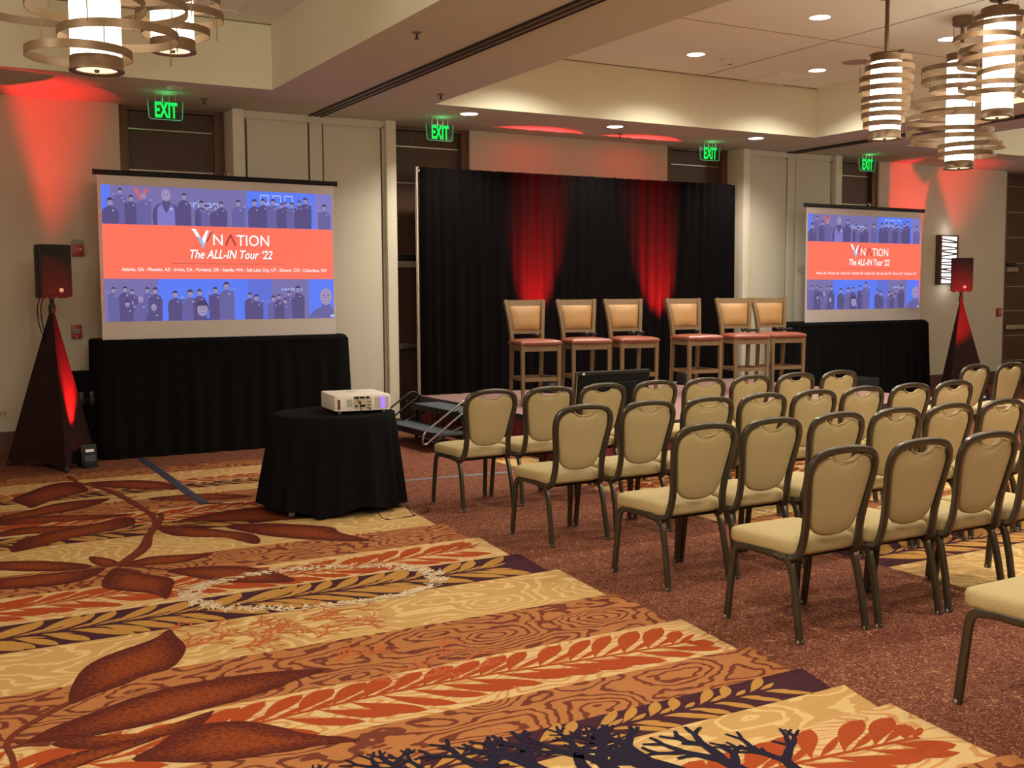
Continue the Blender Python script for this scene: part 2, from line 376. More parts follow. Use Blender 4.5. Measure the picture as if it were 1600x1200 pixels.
BIG= [[(0.808, 9.518), (0.967, 9.832), (1.189, 10.142), (1.381, 10.134), (1.414, 9.777), (1.384, 9.577), (1.272, 9.505), (1.04, 9.246), (0.905, 9.054), (0.878, 9.156)], [(1.432, 10.04), (1.714, 10.024), (1.935, 9.889), (2.074, 9.598), (2.132, 9.411), (1.997, 9.346), (1.768, 9.486), (1.554, 9.721)], [(1.757, 9.005), (2.174, 8.995), (2.518, 8.674), (2.269, 8.626), (1.9, 8.812)], [(0.551, 8.719), (0.666, 8.837), (0.857, 8.952), (1.066, 9.142), (1.268, 9.198), (1.501, 9.161), (1.275, 8.853), (1.016, 8.738), (0.753, 8.629), (0.645, 8.587)], [(0.569, 8.496), (0.688, 8.69), (0.972, 8.673), (1.264, 8.53), (1.527, 8.428), (1.326, 8.347), (0.975, 8.407), (0.634, 8.457)], [(0.51, 8.137), (0.616, 8.236), (0.793, 8.33), (1.12, 8.173), (1.288, 8.113), (1.136, 8.041), (0.933, 8.064), (0.602, 8.072)], [(0.621, 7.563), (0.699, 7.883), (0.934, 8.073), (1.271, 8.228), (1.47, 8.326), (1.501, 8.175), (1.441, 7.968), (1.248, 7.874), (0.977, 7.752), (0.746, 7.572)], [(1.692, 7.952), (2.146, 8.167), (2.446, 8.152), (2.658, 7.855), (2.769, 7.592), (2.38, 7.62), (2.124, 7.732), (1.88, 7.88)], [(2.002, 7.628), (2.271, 7.579), (2.495, 7.381), (2.64, 7.19), (2.627, 7.001), (2.713, 6.695), (2.636, 6.687), (2.41, 6.868), (2.214, 7.098), (2.097, 7.311)], [(1.601, 7.871), (1.815, 7.69), (1.978, 7.471), (2.101, 7.261), (2.085, 7.046), (2.015, 6.972), (1.905, 7.266), (1.71, 7.402), (1.592, 7.578)], [(0.45, 7.284), (0.539, 7.307), (0.752, 7.202), (0.953, 7.012), (1.007, 6.874), (0.857, 6.855), (0.653, 6.969), (0.52, 7.078), (0.442, 7.176)], [(0.418, 6.839), (0.502, 6.856), (0.711, 6.842), (0.926, 6.827), (1.072, 6.813), (0.935, 6.591), (0.745, 6.538), (0.481, 6.6), (0.403, 6.621)], [(1.146, 6.805), (1.345, 6.956), (1.53, 6.917), (1.722, 6.834), (1.515, 6.713), (1.333, 6.739)], [(1.372, 6.56), (1.569, 6.544), (1.763, 6.443), (1.896, 6.246), (1.954, 5.94), (1.784, 5.982), (1.599, 6.126), (1.458, 6.339)], [(0.991, 6.45), (1.089, 6.737), (1.175, 6.714), (1.258, 6.521), (1.361, 6.342), (1.297, 6.086), (1.235, 5.929), (1.196, 6.073), (1.082, 6.203), (0.991, 6.32)], [(1.037, 7.165), (1.138, 7.025), (1.163, 6.856), (1.076, 6.833), (1.023, 6.977)], [(1.393, 10.064), (1.398, 10.332), (1.379, 10.511), (1.337, 10.452), (1.357, 10.196)], [(0.563, 4.586), (0.601, 4.782), (0.681, 4.993), (0.795, 5.12), (0.932, 5.199), (1.049, 5.275), (1.13, 5.379), (1.134, 5.249), (1.139, 5.1), (1.117, 4.997), (1.062, 4.874), (0.994, 4.787), (0.896, 4.764), (0.79, 4.689), (0.683, 4.64), (0.599, 4.582)], [(0.37, 4.249), (0.467, 4.348), (0.596, 4.415), (0.767, 4.501), (0.945, 4.56), (1.131, 4.565), (1.294, 4.549), (1.464, 4.501), (1.587, 4.437), (1.422, 4.374), (1.281, 4.306), (1.156, 4.272), (0.981, 4.238), (0.825, 4.2), (0.681, 4.191), (0.544, 4.196), (0.423, 4.218)], [(0.448, 4.192), (0.564, 4.2), (0.699, 4.126), (0.845, 4.101), (0.96, 4.152), (1.046, 4.216), (0.981, 4.107), (0.889, 4.069), (0.753, 4.044), (0.639, 4.062), (0.529, 4.09)], [(0.677, 3.902), (0.78, 3.985), (0.895, 4.096), (1.009, 4.091), (1.123, 4.04), (1.217, 3.922), (1.286, 3.805), (1.436, 3.657), (1.296, 3.682), (1.146, 3.7), (1.0, 3.717), (0.866, 3.764), (0.75, 3.842)], [(0.31, 3.917), (0.399, 4.016), (0.544, 4.067), (0.691, 4.081), (0.838, 4.069), (0.727, 4.016), (0.576, 3.966), (0.43, 3.896), (0.335, 3.829)]]
STEM= [[(1.377, 10.105), (1.538, 9.627), (1.611, 9.094), (1.638, 8.511), (1.614, 8.02), (1.475, 7.601), (1.35, 7.225), (1.156, 6.86)], [(1.446, 9.985), (1.562, 9.397), (1.617, 8.805), (1.65, 8.33), (1.709, 8.294), (1.611, 7.917), (1.499, 7.634), (1.387, 7.203), (1.184, 6.843)], [(1.604, 7.973), (1.837, 7.938)], [(1.601, 7.871), (2.011, 7.592)], [(1.154, 6.846), (1.386, 6.558)], [(1.695, 9.109), (1.52, 9.15)], [(1.614, 8.02), (1.467, 8.306)], [(1.156, 6.86), (1.076, 6.833)], [(0.563, 4.586), (0.453, 4.483), (0.353, 4.368), (0.31, 4.261), (0.316, 4.119), (0.308, 3.893)], [(0.37, 4.249), (0.336, 4.289), (0.306, 4.264)], [(0.448, 4.192), (0.367, 4.227), (0.321, 4.226)]]

def burgundy(pts, zl):
    P = [Vector((*p, 0)) for p in smooth_path([(x, y, 0) for x, y in pts], 3, True) for p in [p[:2]]]
    n = len(P); area = sum(P[i].x*P[(i+1) % n].y-P[(i+1) % n].x*P[i].y for i in range(n))/2
    c = sum(P, Vector())/n; vs = []; fs = []; val = []
    for k, hv in ((1, 0.0), (.72, .45), (.4, .95)):
        for p in P:
            q = c+(p-c)*k; vs.append((q.x, q.y, zl+.00003*hv)); val.append(hv)
    vs.append((c.x, c.y, zl+.00004)); val.append(1.05)
    for i in range(2):
        for j in range(n): fs.append((i*n+j, i*n+(j+1) % n, (i+1)*n+(j+1) % n, (i+1)*n+j))
    for j in range(n): fs.append((2*n+j, 2*n+(j+1) % n, 3*n))
    if area < 0: fs = [f[::-1] for f in fs]
    me = bpy.data.meshes.new('burgundy_leaf'); me.from_pydata(vs, [], fs); me.update()
    at = me.attributes.new('heart', 'FLOAT', 'POINT')
    for i, h in enumerate(val): at.data[i].value = h
    me.materials.append(MATS['yarn_leaf'])
    o = bpy.data.objects.new('burgundy_leaf', me); C.objects.link(o); o.parent = floor
for i, pts in enumerate(BIG): burgundy(pts, .0016+.00005*i)
st = MB()
for i, pts in enumerate(STEM):
    sp = [tuple(p[:2]) for p in smooth_path([(x, y, 0) for x, y in pts], 5)]
    ribbon(st, sp, .05 if i < 2 else .035, .04 if i < 2 else .02, .0029 + i*.00003)
tag(st.build('leaf_stem_pattern', mat('yarn_stem', (.13, .030, .018), .95, spec=.05, vary=.25, vscale=60), floor, fix=False), kind='stuff')
# coral fans
def coral(mb, x, y, a, L, w, depth, z, spread=.6, side=.35):
    pts = [(x, y)]; n = 3
    for i in range(n):
        a += random.uniform(-.2, .2); x += L/n*math.cos(a); y += L/n*math.sin(a); pts.append((x, y))
        if depth > 0 and i > 0 and random.random() < side:
            coral(mb, x, y, a+random.choice((-1, 1))*random.uniform(.6, 1.1), L*.6, w*.55, depth-2, z, spread, side)
    ribbon(mb, pts, w, w*.66, z)
    if depth > 0:
        for s in (-1, 1): coral(mb, x, y, a+s*random.uniform(.25, spread), L*.74, w*.66, depth-1, z, spread, side)
random.seed(11)
nav = MB()
for i, (x, y, L, w) in enumerate([(1.20, 3.22, .12, .035), (1.42, 3.14, .15, .05), (1.66, 3.06, .17, .07), (1.88, 2.98, .18, .085), (2.08, 2.88, .19, .08), (2.28, 2.80, .19, .09), (2.44, 2.68, .18, .075), (2.60, 2.58, .17, .06), (1.54, 3.18, .12, .04), (2.00, 3.02, .15, .05), (2.20, 2.92, .16, .05)]):
    coral(nav, x, y, math.radians(random.uniform(75, 110)), L, w, 3, .0030+.00001*i)
tag(nav.build('navy_coral_pattern', 'yarn_navy', floor, fix=False), kind='stuff')
cor = MB()
for i in range(26):
    coral(cor, random.uniform(.9, 2.0), random.uniform(4.85, 5.35), random.uniform(-.4, .9), random.uniform(.06, .10), .022, 3, .0015, .7)
for i in range(12):
    coral(cor, random.uniform(1.5, 2.2), random.uniform(4.1, 4.6), random.uniform(-.4, .9), random.uniform(.05, .08), .020, 3, .0015, .7)
tag(cor.build('coral_pattern', 'yarn_coral', floor, fix=False), kind='stuff')
fr = MB()
for i in range(420):
    t = random.uniform(0, 2*math.pi); k = random.uniform(.90, 1.06)
    x = 2.02+.66*k*math.cos(t); y = 5.78+.40*k*math.sin(t)-.10*math.cos(t)
    a = math.atan2(.4*math.sin(t), .66*math.cos(t))+random.uniform(-.8, .8); L = random.uniform(.04, .10)
    ribbon(fr, [(x, y), (x+L*.5*math.cos(a), y+L*.5*math.sin(a)), (x+L*math.cos(a+.6), y+L*math.sin(a+.6))], .014, .006, .0031)
tag(fr.build('fringe_pattern', 'yarn_white', floor, fix=False), kind='stuff')

# ------------------------------------------------------------------ ceiling with three trays
ceil = struct('ceiling'); ceil['label'] = 'beige soffit ceiling with raised trays'
TR = [(-2.14, 3.48), (5.28, 10.92), (12.64, 18.24)]; TYA, TYB = -3.4, 10.96
def slab(x0, x1, y0, y1): return box('soffit', 'ceil_paint', ceil, x0, x1, y0, y1, SOFF, SOFF+.08)
slab(X0, X1, TYB, Y1); slab(X0, X1, Y0, TYA)
xs = [X0] + [v for t in TR for v in t] + [X1]
for i in range(0, len(xs), 2): slab(xs[i], xs[i+1], TYA, TYB)
for (a, b_) in TR:
    box('tray_side', 'tray_paint', ceil, a, b_, TYB-.004, TYB+.06, SOFF+.0005, TOPZ)
    box('tray_side', 'tray_paint', ceil, a, b_, TYA-.06, TYA+.004, SOFF+.0005, TOPZ)
    box('tray_side', 'tray_paint', ceil, a-.06, a+.004, TYA-.06, TYB+.06, SOFF+.0005, TOPZ)
    box('tray_side', 'tray_paint', ceil, b_-.004, b_+.06, TYA-.06, TYB+.06, SOFF+.0005, TOPZ)
    box('tray_panel', 'tray_top', ceil, a-.06, b_+.06, TYA-.06, TYB+.06, TOPZ, TOPZ+.06)
    sm = MB()
    for x in (a+.42, a+3.72): sm.box(x-.008, x+.008, TYA, TYB, TOPZ-.002, TOPZ)
    for y in (8.8, 4.6, .4): sm.box(a+.42, b_, y-.006, y+.006, TOPZ-.002, TOPZ)
    sm.box(a+.004, b_-.004, TYB-.018, TYB-.004, TOPZ-.008, TOPZ)
    sm.build('panel_seam', 'seam', ceil)
for tx in (4.39, 11.74):
    box('wall_track', 'track_grey', ceil, tx-.07, tx+.07, TYA, 12.27, SOFF-.012, SOFF)
    box('wall_track_slot', 'black_slot', ceil, tx-.014, tx+.014, TYA, 12.27, SOFF-.014, SOFF-.011)
    for s in (-1, 1): box('wall_track_lip', 'dark_metal', ceil, tx+s*.07-.006, tx+s*.07+.006, TYA, 12.27, SOFF-.02, SOFF)

# ------------------------------------------------------------------ walls
wb = struct('wall_back'); wb['label'] = 'long beige painted wall behind the stage'
box('wall_core', 'wall_paint', wb, X0, X1, 12.75, 12.9, 0, SOFF)
PAINTED = [(X0, 2.27), (6.51, 9.63), (13.84, 16.98)]
for a, b_ in PAINTED: box('wall_section', 'wall_paint', wb, a, b_, YW, 12.75, 0, SOFF)
for n, a in (('wall_left', (X0-.15, X0, Y0, Y1)), ('wall_right', (X1, X1+.15, Y0, Y1)), ('wall_rear', (X0, X1, Y0-.15, Y0))):
    o = box(n, 'wall_paint', None, *a, 0, SOFF); tag(o, kind='structure')
for i, (a, b_) in enumerate(PAINTED):
    o = MB().box(a, b_, YW-.018, YW-.0005, 0, .20).box(a, b_, YW-.022, YW-.0005, .20, .215).build(f'baseboard_back_{i+1}', 'base_wood'); tag(o, kind='structure')
STRIP = [3.435, 2.99, 2.55, 2.10, 1.69, 1.26, .82, .38]
for i, (a, b_, cl) in enumerate([(2.27, 3.40, 1), (5.38, 6.51, 1), (9.63, 10.75, 0), (12.72, 13.84, 0), (16.98, 18.1, 0)]):
    d = struct(f'door_{i+1}'); d['label'] = 'dark walnut double-height door with thin metal inlay strips'
    for x0, x1 in ((a, a+.10), (b_-.10, b_)): box('jamb', 'wood_frame', d, x0, x1, 12.54, 12.75, 0, SOFF-.002, .004)
    zs = [SOFF-.04] + STRIP + [0.012]
    for z1, z0 in zip(zs, zs[1:]): box('wood_panel', 'wood_door', d, a+.10, b_-.10, 12.62, 12.75, z0+.006, z1-.006)
    box('head', 'wood_frame', d, a+.10, b_-.10, 12.56, 12.75, SOFF-.04, SOFF-.002)
    for z in STRIP: box('metal_strip', 'steel', d, a+.10, b_-.10, 12.617, 12.63, z-.006, z+.006)
    box('panic_bar', 'steel', d, a+.16, b_-.16, 12.55, 12.60, .93, 1.01, .008)
    c = box('door_closer', 'dark_metal', d, a+.14, a+.40, 12.55, 12.62, 2.03, 2.10, .006)
    box('closer_cover', 'grey_device', d, a+.14, a+.44, 12.54, 12.62, 1.945, 2.025, .006)
def pocket(i, cx):
    t = struct(f'trim_{i}'); t['label'] = 'cream folding-wall storage bay with flat doors between two pilasters'
    yb = 12.27
    box('bay_core', 'panel_paint', t, cx-.95, cx+.95, yb+.02, 12.75, 0, SOFF-.002)
    for s in (-1, 1):
        a, b_ = sorted((cx+s*.85, cx+s*.975)); box('pilaster', 'pilaster_paint', t, a, b_, 12.20, 12.74, 0, SOFF-.003, .003)
        for x in (cx+s*.81, cx+s*.083): box('groove', 'groove', t, x-.006, x+.006, yb+.008, yb+.022, .15, 3.58)
        a, b_ = sorted((cx+s*.095, cx+s*.80)); box('storage_door', 'panel_paint', t, a, b_, yb-.005, yb+.02, .15, 3.56, .002)
        a, b_ = sorted((cx+s*.822, cx+s*.848)); box('edge_strip', 'panel_paint', t, a, b_, yb-.002, yb+.02, 0, 3.6)
    box('centre_post', 'panel_paint', t, cx-.075, cx+.075, yb-.012, yb+.02, .15, 3.60, .002)
    box('top_rail', 'panel_paint', t, cx-.85, cx+.85, yb-.002, yb+.02, 3.585, SOFF-.003)
    for s in (-1, 1):
        a, b_ = sorted((cx+s*.85, cx+s*.985)); box('plinth', 'base_wood', t, a, b_, 12.185, 12.2, 0, .12)
    box('plinth', 'base_wood', t, cx-.845, cx+.845, yb-.02, yb+.019, 0, .148)
pocket(1, 4.39); pocket(2, 11.74)

# ------------------------------------------------------------------ banquet chairs
def make_chair():
    r = thing('banquet_chair', 'x', 'chair')
    sq = lambda a, b_: [(-a, -b_), (a, -b_), (a, b_), (-a, b_)]
    oc = lambda a, b_, k=.35: [(-a, -b_*(1-k)), (-a*(1-k), -b_), (a*(1-k), -b_), (a, -b_*(1-k)), (a, b_*(1-k)), (a*(1-k), b_), (-a*(1-k), b_), (-a, b_*(1-k))]
    for s in (-1, 1):
        fr = smooth_path([(s*.229, .240, .0), (s*.223, .217, .22), (s*.219, .205, .33), (s*.218, .180, .375), (s*.214, .12, .388), (s*.210, .0, .390)], 4)
        bk = smooth_path([(s*.216, -.250, .0), (s*.210, -.214, .2), (s*.206, -.182, .325), (s*.206, -.150, .372), (s*.208, -.09, .388), (s*.210, .0, .390)], 4)
        MB().sweep(fr, oc(.0135, .017), (1, 0, 0)).build('leg', 'bronze', r, smooth=True)
        MB().sweep(bk, oc(.0135, .017), (1, 0, 0)).build('leg', 'bronze', r, smooth=True)
        for (x, y) in ((s*.229, .240), (s*.216, -.250)):
            MB().lathe([(.014, 0), (.0155, .002), (.0155, .014), (.012, .017)], 10, (x, y, .0025)).build('glide', 'grey_plastic', r, smooth=True)
    MB().box(-.196, .196, -.13, .19, .362, .388).build('seat_pan', 'black_plastic', r, bevel=.006)
    def corner(cx, cy, rr, a0):
        return [(cx+rr*math.cos(a0+i*math.pi/8), cy+rr*math.sin(a0+i*math.pi/8)) for i in range(5)]
    out = corner(.172, .190, .06, 0) + corner(-.172, .190, .06, math.pi/2) + corner(-.150, -.130, .065, math.pi) + corner(.150, -.130, .065, 1.5*math.pi)
    MB().pad(out, lambda u, v, w: (u, v, w), .389, .468, .015, .002, .022).build('seat_cushion', 'chair_fabric', r, smooth=2)
    yb = lambda v: -.216 - .092*max(0, (v-.4)/.5)**1.2
    half = [(.180, .470), (.177, .53), (.184, .61), (.196, .69), (.206, .76), (.207, .805), (.195, .846), (.164, .873), (.113, .889), (.055, .896)]
    pts = [(-.210, -.075, .386), (-.204, -.155, .378), (-.194, -.205, .395), (-.186, -.216, .430)] + [(-u, yb(v), v) for u, v in half] + [(0, yb(.898), .898)] + [(u, yb(v), v) for u, v in reversed(half)] + [(.186, -.216, .430), (.194, -.205, .395), (.204, -.155, .378), (.210, -.075, .386)]
    MB().sweep(smooth_path(pts, 3), oc(.0155, .0175), (0, 1, .02)).build('back_frame', 'bronze', r, smooth=True)
    po = [(0, .480), (.052, .484), (.100, .499), (.134, .530), (.152, .575), (.164, .635), (.176, .70), (.186, .76), (.186, .80), (.170, .833), (.145, .855), (.108, .864), (.080, .856), (.052, .838), (.0, .830)]
    po = po + [(-u, v) for u, v in reversed(po[1:-1])]
    po = [tuple(p[:2]) for p in smooth_path([(u, v, 0) for u, v in po], 2, True)]
    MB().pad(po, lambda u, v, w: (u, yb(v)+.006-w, v), -.024, .014, .006, .010, .012).build('back_cushion', 'chair_fabric', r, smooth=2)
    hp = [(-.082, yb(.868)-.006, .868), (-.055, yb(.847)-.008, .847), (0, yb(.838)-.009, .838), (.055, yb(.847)-.008, .847), (.082, yb(.868)-.006, .868)]
    MB().tube(smooth_path(hp, 4), .005, 6, (0, 1, 0)).build('handle_rim', 'chair_fabric', r, smooth=True)
    MB().box(-.03, .03, .03, .12, .345, .376).build('clip_bracket', 'black_plastic', r, bevel=.004)
    return r
ORD = ['first', 'second', 'third', 'fourth', 'fifth', 'sixth', 'seventh', 'eighth']
chair0 = make_chair()
kids0 = [o for o in bpy.data.objects if o.parent == chair0]
used = [False]
def place_chair(x, y, rz, label, group):
    if not used[0]: r = chair0; used[0] = True
    else:
        r = chair0.copy(); C.objects.link(r)
        for k in kids0:
            c = k.copy(); C.objects.link(c); c.parent = r
    r.location = (x, y, 0); r.rotation_euler = (0, 0, rz); r['label'] = label; r['group'] = group
random.seed(2)
ROWS = [(7.41, [3.88, 4.38, 4.88, 5.39, 5.90, 6.41, 6.92, 7.45], 'row nearest the stage'),
        (6.11, [3.85, 4.35, 4.85, 5.35, 5.84, 6.34, 6.85, 7.35], 'second row from the stage'),
        (4.92, [3.85, 4.34, 4.85, 5.34, 5.83, 6.33, 6.84], 'third row from the stage'),
        (3.88, [3.81, 4.32, 4.82, 5.33], 'fourth row from the stage')]
for (y, xs_, nm) in ROWS:
    for i, x in enumerate(xs_):
        place_chair(x, y+.02+random.uniform(-.012, .012), random.uniform(-.008, .008), f'tan banquet chair, {ORD[i]} from the left in the {nm}', 'tan banquet chairs in the left block')
place_chair(3.83, 2.56, .0, 'tan banquet chair cut off by the frame in the rearmost row at right', 'tan banquet chairs in the left block')
for i, x in enumerate((9.12, 9.64, 10.16)):
    place_chair(x, 7.30, .05, f'tan banquet chair beyond the aisle at far right, {ORD[i]} from the aisle', 'tan banquet chairs across the aisle')

# ------------------------------------------------------------------ stage
SX0, SX1, SY0, SY1, SZ = 5.55, 10.43, 8.37, 12.03, .40
stage = thing('stage', 'low platform stage with mauve carpet top and dark red skirt', 'stage', (SX0, SY0, 0))
for i in range(2):
    for j in range(3):
        x0 = i*2.44; y0 = j*1.22
        box('deck', 'stage_carpet', stage, x0+.004, x0+2.436, y0+.004, y0+1.216, SZ-.09, SZ, .003)
        MB().box(x0+.001, x0+2.439, y0+.001, y0+1.219, SZ-.10, SZ-.004).build('deck_edge', 'stage_trim', stage)
def pleated(path, z0, z1, amp, wl, rows=6, top_in=0., seed=1, flare=0., closed=False, gather=.35):
    """hanging cloth following a plan path; pleats fade toward the top"""
    rnd = random.Random(seed); P = [Vector((*p, 0)) for p in path]
    L = [0]
    for a, b_ in zip(P, P[1:]): L.append(L[-1]+(b_-a).length)
    tot = L[-1]; n = max(8, int(tot/(wl/7))); ph = [rnd.uniform(0, 6.28) for _ in range(6)]
    vs = []; fs = []
    def at(s):
        for i in range(len(L)-1):
            if s <= L[i+1] or i == len(L)-2:
                t = (s-L[i])/max(1e-9, L[i+1]-L[i]); d = (P[i+1]-P[i]).normalized(); return P[i].lerp(P[i+1], t), Vector((d.y, -d.x, 0))
    nrm = []
    for i in range(n+1):
        p, q = at(tot*i/n); p2, q2 = at(max(0, tot*i/n-.05)); p3, q3 = at(min(tot, tot*i/n+.05))
        nrm.append((p, (q+q2+q3).normalized()))
    for r_ in range(rows+1):
        t = r_/rows; z = z0+(z1-z0)*t; k = 1-(1-gather)*t**1.5
        for i in range(n+1):
            s = tot*i/n; p, q = nrm[i]
            w = math.sin(2*math.pi*s/wl+ph[0]+.9*math.sin(2*math.pi*s/(wl*4.3)+ph[1]))*.7+math.sin(2*math.pi*s/(wl*2.3)+ph[2]+t*1.2)*.45
            w += .25*math.sin(2*math.pi*s/(wl*.47)+ph[3])*(1-.5*t)
            o = q*(amp*k*w+flare*(1-t))
            vs.append((p.x+o.x, p.y+o.y, z))
    m_ = n+1
    for r_ in range(rows):
        for i in range(n): fs.append((r_*m_+i, r_*m_+i+1, (r_+1)*m_+i+1, (r_+1)*m_+i))
    mb = MB(); mb.add(vs, fs); return mb
pleated([(-.012, 3.6), (-.012, 0.0), (0, -.012), (4.88, -.012), (4.892, 0), (4.892, 3.6)], .012, SZ-.06, .010, .14, 3, seed=3).build('stage_skirt', 'stage_skirt', stage, smooth=2)

# portable steps
mat('rail_steel', (.32, .31, .30), .28, .9)
sp = thing('stage_steps', 'two-tread portable stage steps with chrome side rails', 'steps', (4.80, 10.08, 0))
for i, (x, z) in enumerate(((0, .2), (.32, .39))):
    box('tread', 'tread', sp, x, x+.34, .0, 1.22, z-.035, z, .005)
    MB().box(x-.012, x+.0, 0, 1.22, z-.06, z+.003).build('nosing', 'dark_metal', sp)
for y in (.03, 1.19):
    MB().box(.02, .05, y-.015, y+.015, 0.0, .17).box(.34, .37, y-.015, y+.015, 0, .36).box(.60, .63, y-.015, y+.015, 0, .36).build('support', 'dark_metal', sp)
    MB().tube([(.0, y, .1), (.62, y, .36)], .014, 6, (0, 1, 0)).build('side_brace', 'dark_metal', sp, smooth=True)
for y in (-.035, 1.26):
    pth = smooth_path([(-.13, y, .17), (-.10, y, .23), (.05, y, .33), (.28, y, .485), (.34, y, .515), (.40, y, .50), (.405, y, .45), (.33, y, .40), (.10, y, .24), (-.04, y, .14), (-.10, y, .10), (-.135, y, .115)], 4, True)
    MB().tube(pth, .0115, 8, (0, 1, 0), closed=True).build('side_rail', 'rail_steel' if y < 0 else 'dark_metal', sp, smooth=True)
    yy = sorted((y, .0 if y < 0 else 1.22)); MB().box(.26, .28, yy[0], yy[1], .405, .42).box(.0, .02, yy[0], yy[1], .19, .205).build('rail_bracket', 'dark_metal', sp)

# pipe and drape
dr = thing('pipe_and_drape', 'tall black velvet backdrop curtain on a pipe frame at the stage rear', 'curtain', (5.57, 11.98, SZ))
W4 = 4.83/4
for i in range(4):
    a, b_ = i*W4, (i+1)*W4
    pleated([(a, .0), (b_+.02, -.004 if i % 2 else .004)], .01, 2.715, .034, .15, 10, seed=20+i, gather=.6).build('drape_panel', 'black_velvet', dr, smooth=2)
MB().tube([(-.0, .062, 2.675), (4.83, .062, 2.675)], .019, 8).build('crossbar', 'steel', dr, smooth=True)
for x in (-.012, 4.842):
    MB().tube([(x, .062, 0.01), (x, .062, 2.725)], .024, 10, (1, 0, 0)).build('upright', 'steel', dr, smooth=True)
    box('base_plate', 'dark_metal', dr, x-.12, x+.12, .03, .045, .0, .009)

# ------------------------------------------------------------------ bar stools
def make_stool():
    r = thing('bar_stool', 'x', 'bar stool')
    q = lambda a: [(-a, -a), (a, -a), (a, a), (-a, a)]
    for s in (-1, 1):
        MB().sweep([(s*.205, -.212, 0), (s*.208, -.215, .3), (s*.210, -.215, .665)], q(.021), (1, 0, 0), scale=[.68, .85, 1]).build('leg', 'stool_wood', r)
        MB().sweep([(s*.175, .275, 0), (s*.176, .232, .35), (s*.178, .212, .66)], q(.021), (1, 0, 0), scale=[.7, .9, 1]).build('leg', 'stool_wood', r)
        MB().sweep(smooth_path([(s*.178, .212, .64), (s*.180, .216, .76), (s*.198, .245, .95), (s*.224, .295, 1.142)], 3), [(-.026, -.020), (.026, -.020), (.026, .020), (-.026, .020)], (0, 1, 0)).build('back_post', 'stool_wood', r)
        MB().box(-.012, .012, -.205, .235, .275, .312, Matrix.Translation((s*.192, 0, 0)) @ Matrix.Rotation(-s*-.065, 4, 'Z')).build('stretcher', 'stool_wood', r)
        MB().box(-.011, .011, -.2, .2, .60, .665, Matrix.Translation((s*.197, 0, 0)) @ Matrix.Rotation(-s*-.07, 4, 'Z')).build('apron', 'stool_wood', r)
    box('stretcher', 'stool_wood', r, -.19, .19, -.226, -.202, .27, .312)
    box('stretcher', 'stool_wood', r, -.165, .165, .222, .246, .27, .308)
    box('apron', 'stool_wood', r, -.195, .195, -.232, -.21, .595, .656)
    box('apron', 'stool_wood', r, -.165, .165, .20, .222, .605, .665)
    out = [(-.218, -.245), (-.1, -.252), (.1, -.252), (.218, -.245), (.238, -.225), (.226, .0), (.206, .195), (.185, .215), (-.185, .215), (-.206, .195), (-.226, .0), (-.238, -.225)]
    out = [tuple(p[:2]) for p in smooth_path([(u, v, 0) for u, v in out], 3, True)]
    MB().pad(out, lambda u, v, w: (u, v, w), .655, .706, .020, .0, .020).build('seat_cushion', 'red_leather', r, smooth=2)
    yb = lambda v: .216 + .079*((v-.76)/.382)**1.2 if v > .76 else .216
    hw = lambda v: .158+.044*max(0, (v-.76)/.382)**1.2
    def rail(v0, v1, nm):
        vs = [(s*(hw(v)+.004), yb(v)+t, v) for t in (-.016, .016) for v in (v0, v1) for s in (-1, 1)]
        MB().add(vs, [(0, 1, 3, 2), (4, 6, 7, 5), (0, 4, 5, 1), (2, 3, 7, 6), (0, 2, 6, 4), (1, 5, 7, 3)]).build(nm, 'stool_wood', r)
    rail(1.082, 1.144, 'top_rail'); rail(.772, .808, 'lower_rail')
    vb, vt = .806, 1.085
    o2 = []
    for (a, v) in ((-1, vb), (-.5, vb), (.0, vb), (.5, vb), (1, vb), (1, vb+.09), (1, vb+.18), (1, vt), (.5, vt), (0, vt), (-.5, vt), (-1, vt), (-1, vb+.18), (-1, vb+.09)): o2.append((a*(hw(v)-.002), v))
    MB().pad(o2, lambda u, v, w: (u, yb(v)-w, v), -.016, .022, .016, .004, .020).build('back_cushion', 'tan_leather', r, smooth=2)
    return r
stool0 = make_stool(); skids = [o for o in bpy.data.objects if o.parent == stool0]
ST = [(5.875, 10.14, -9.8), (6.521, 10.14, -13), (7.156, 10.12, -13.5), (8.104, 10.10, -7.2), (8.778, 10.08, -15), (9.371, 10.08, -14)]
mics = []
for i, (x, y, a) in enumerate(ST):
    r = stool0 if i == 0 else stool0.copy()
    if i:
        C.objects.link(r)
        for k in skids:
            c = k.copy(); C.objects.link(c); c.parent = r
    ph = math.radians(a); e = Vector((math.cos(ph), math.sin(ph))); b_ = Vector((-math.sin(ph), math.cos(ph)))
    c2 = Vector((x, y)) + e*.2325 + b_*.235
    r.location = (c2.x, c2.y, SZ+.001); r.rotation_euler = (0, 0, ph)
    r['label'] = f'wooden bar stool with tan back and red seat, {ORD[i]} from the left on stage'; r['group'] = 'bar stools on the stage'
    mics.append((c2, e, b_, ph))
def mic(i, du, dv, ang, label):
    c2, e, b_, ph = mics[i]; p = c2+e*du+b_*dv
    r = thing('microphone', label, 'microphone', (p.x, p.y, SZ+.706+.020+.004), ph+ang, 'handheld microphones on the bar stools')
    MB().lathe([(.002, -.032), (.017, -.027), (.028, -.010), (.030, .004), (.026, .018), (.019, .024)], 14).build('grille', 'dark_metal', r, smooth=True)
    o = r.children if False else None
    for ch in [k for k in bpy.data.objects if k.parent == r]: ch.rotation_euler = (math.radians(90), 0, 0); ch.location = (0, 0, .031)
    h = MB().tube([(0, .0, 0), (0, .19, 0)], .016, 10, (0, 0, 1), scale=[1.15, .85]).build('handle', 'black_plastic', r, smooth=True); h.location = (0, -.215, .022)
    k_ = MB().tube([(0, 0, 0), (0, .014, 0)], .0195, 10).build('ring', 'black_satin', r, smooth=True); k_.location = (0, -.034, .026)
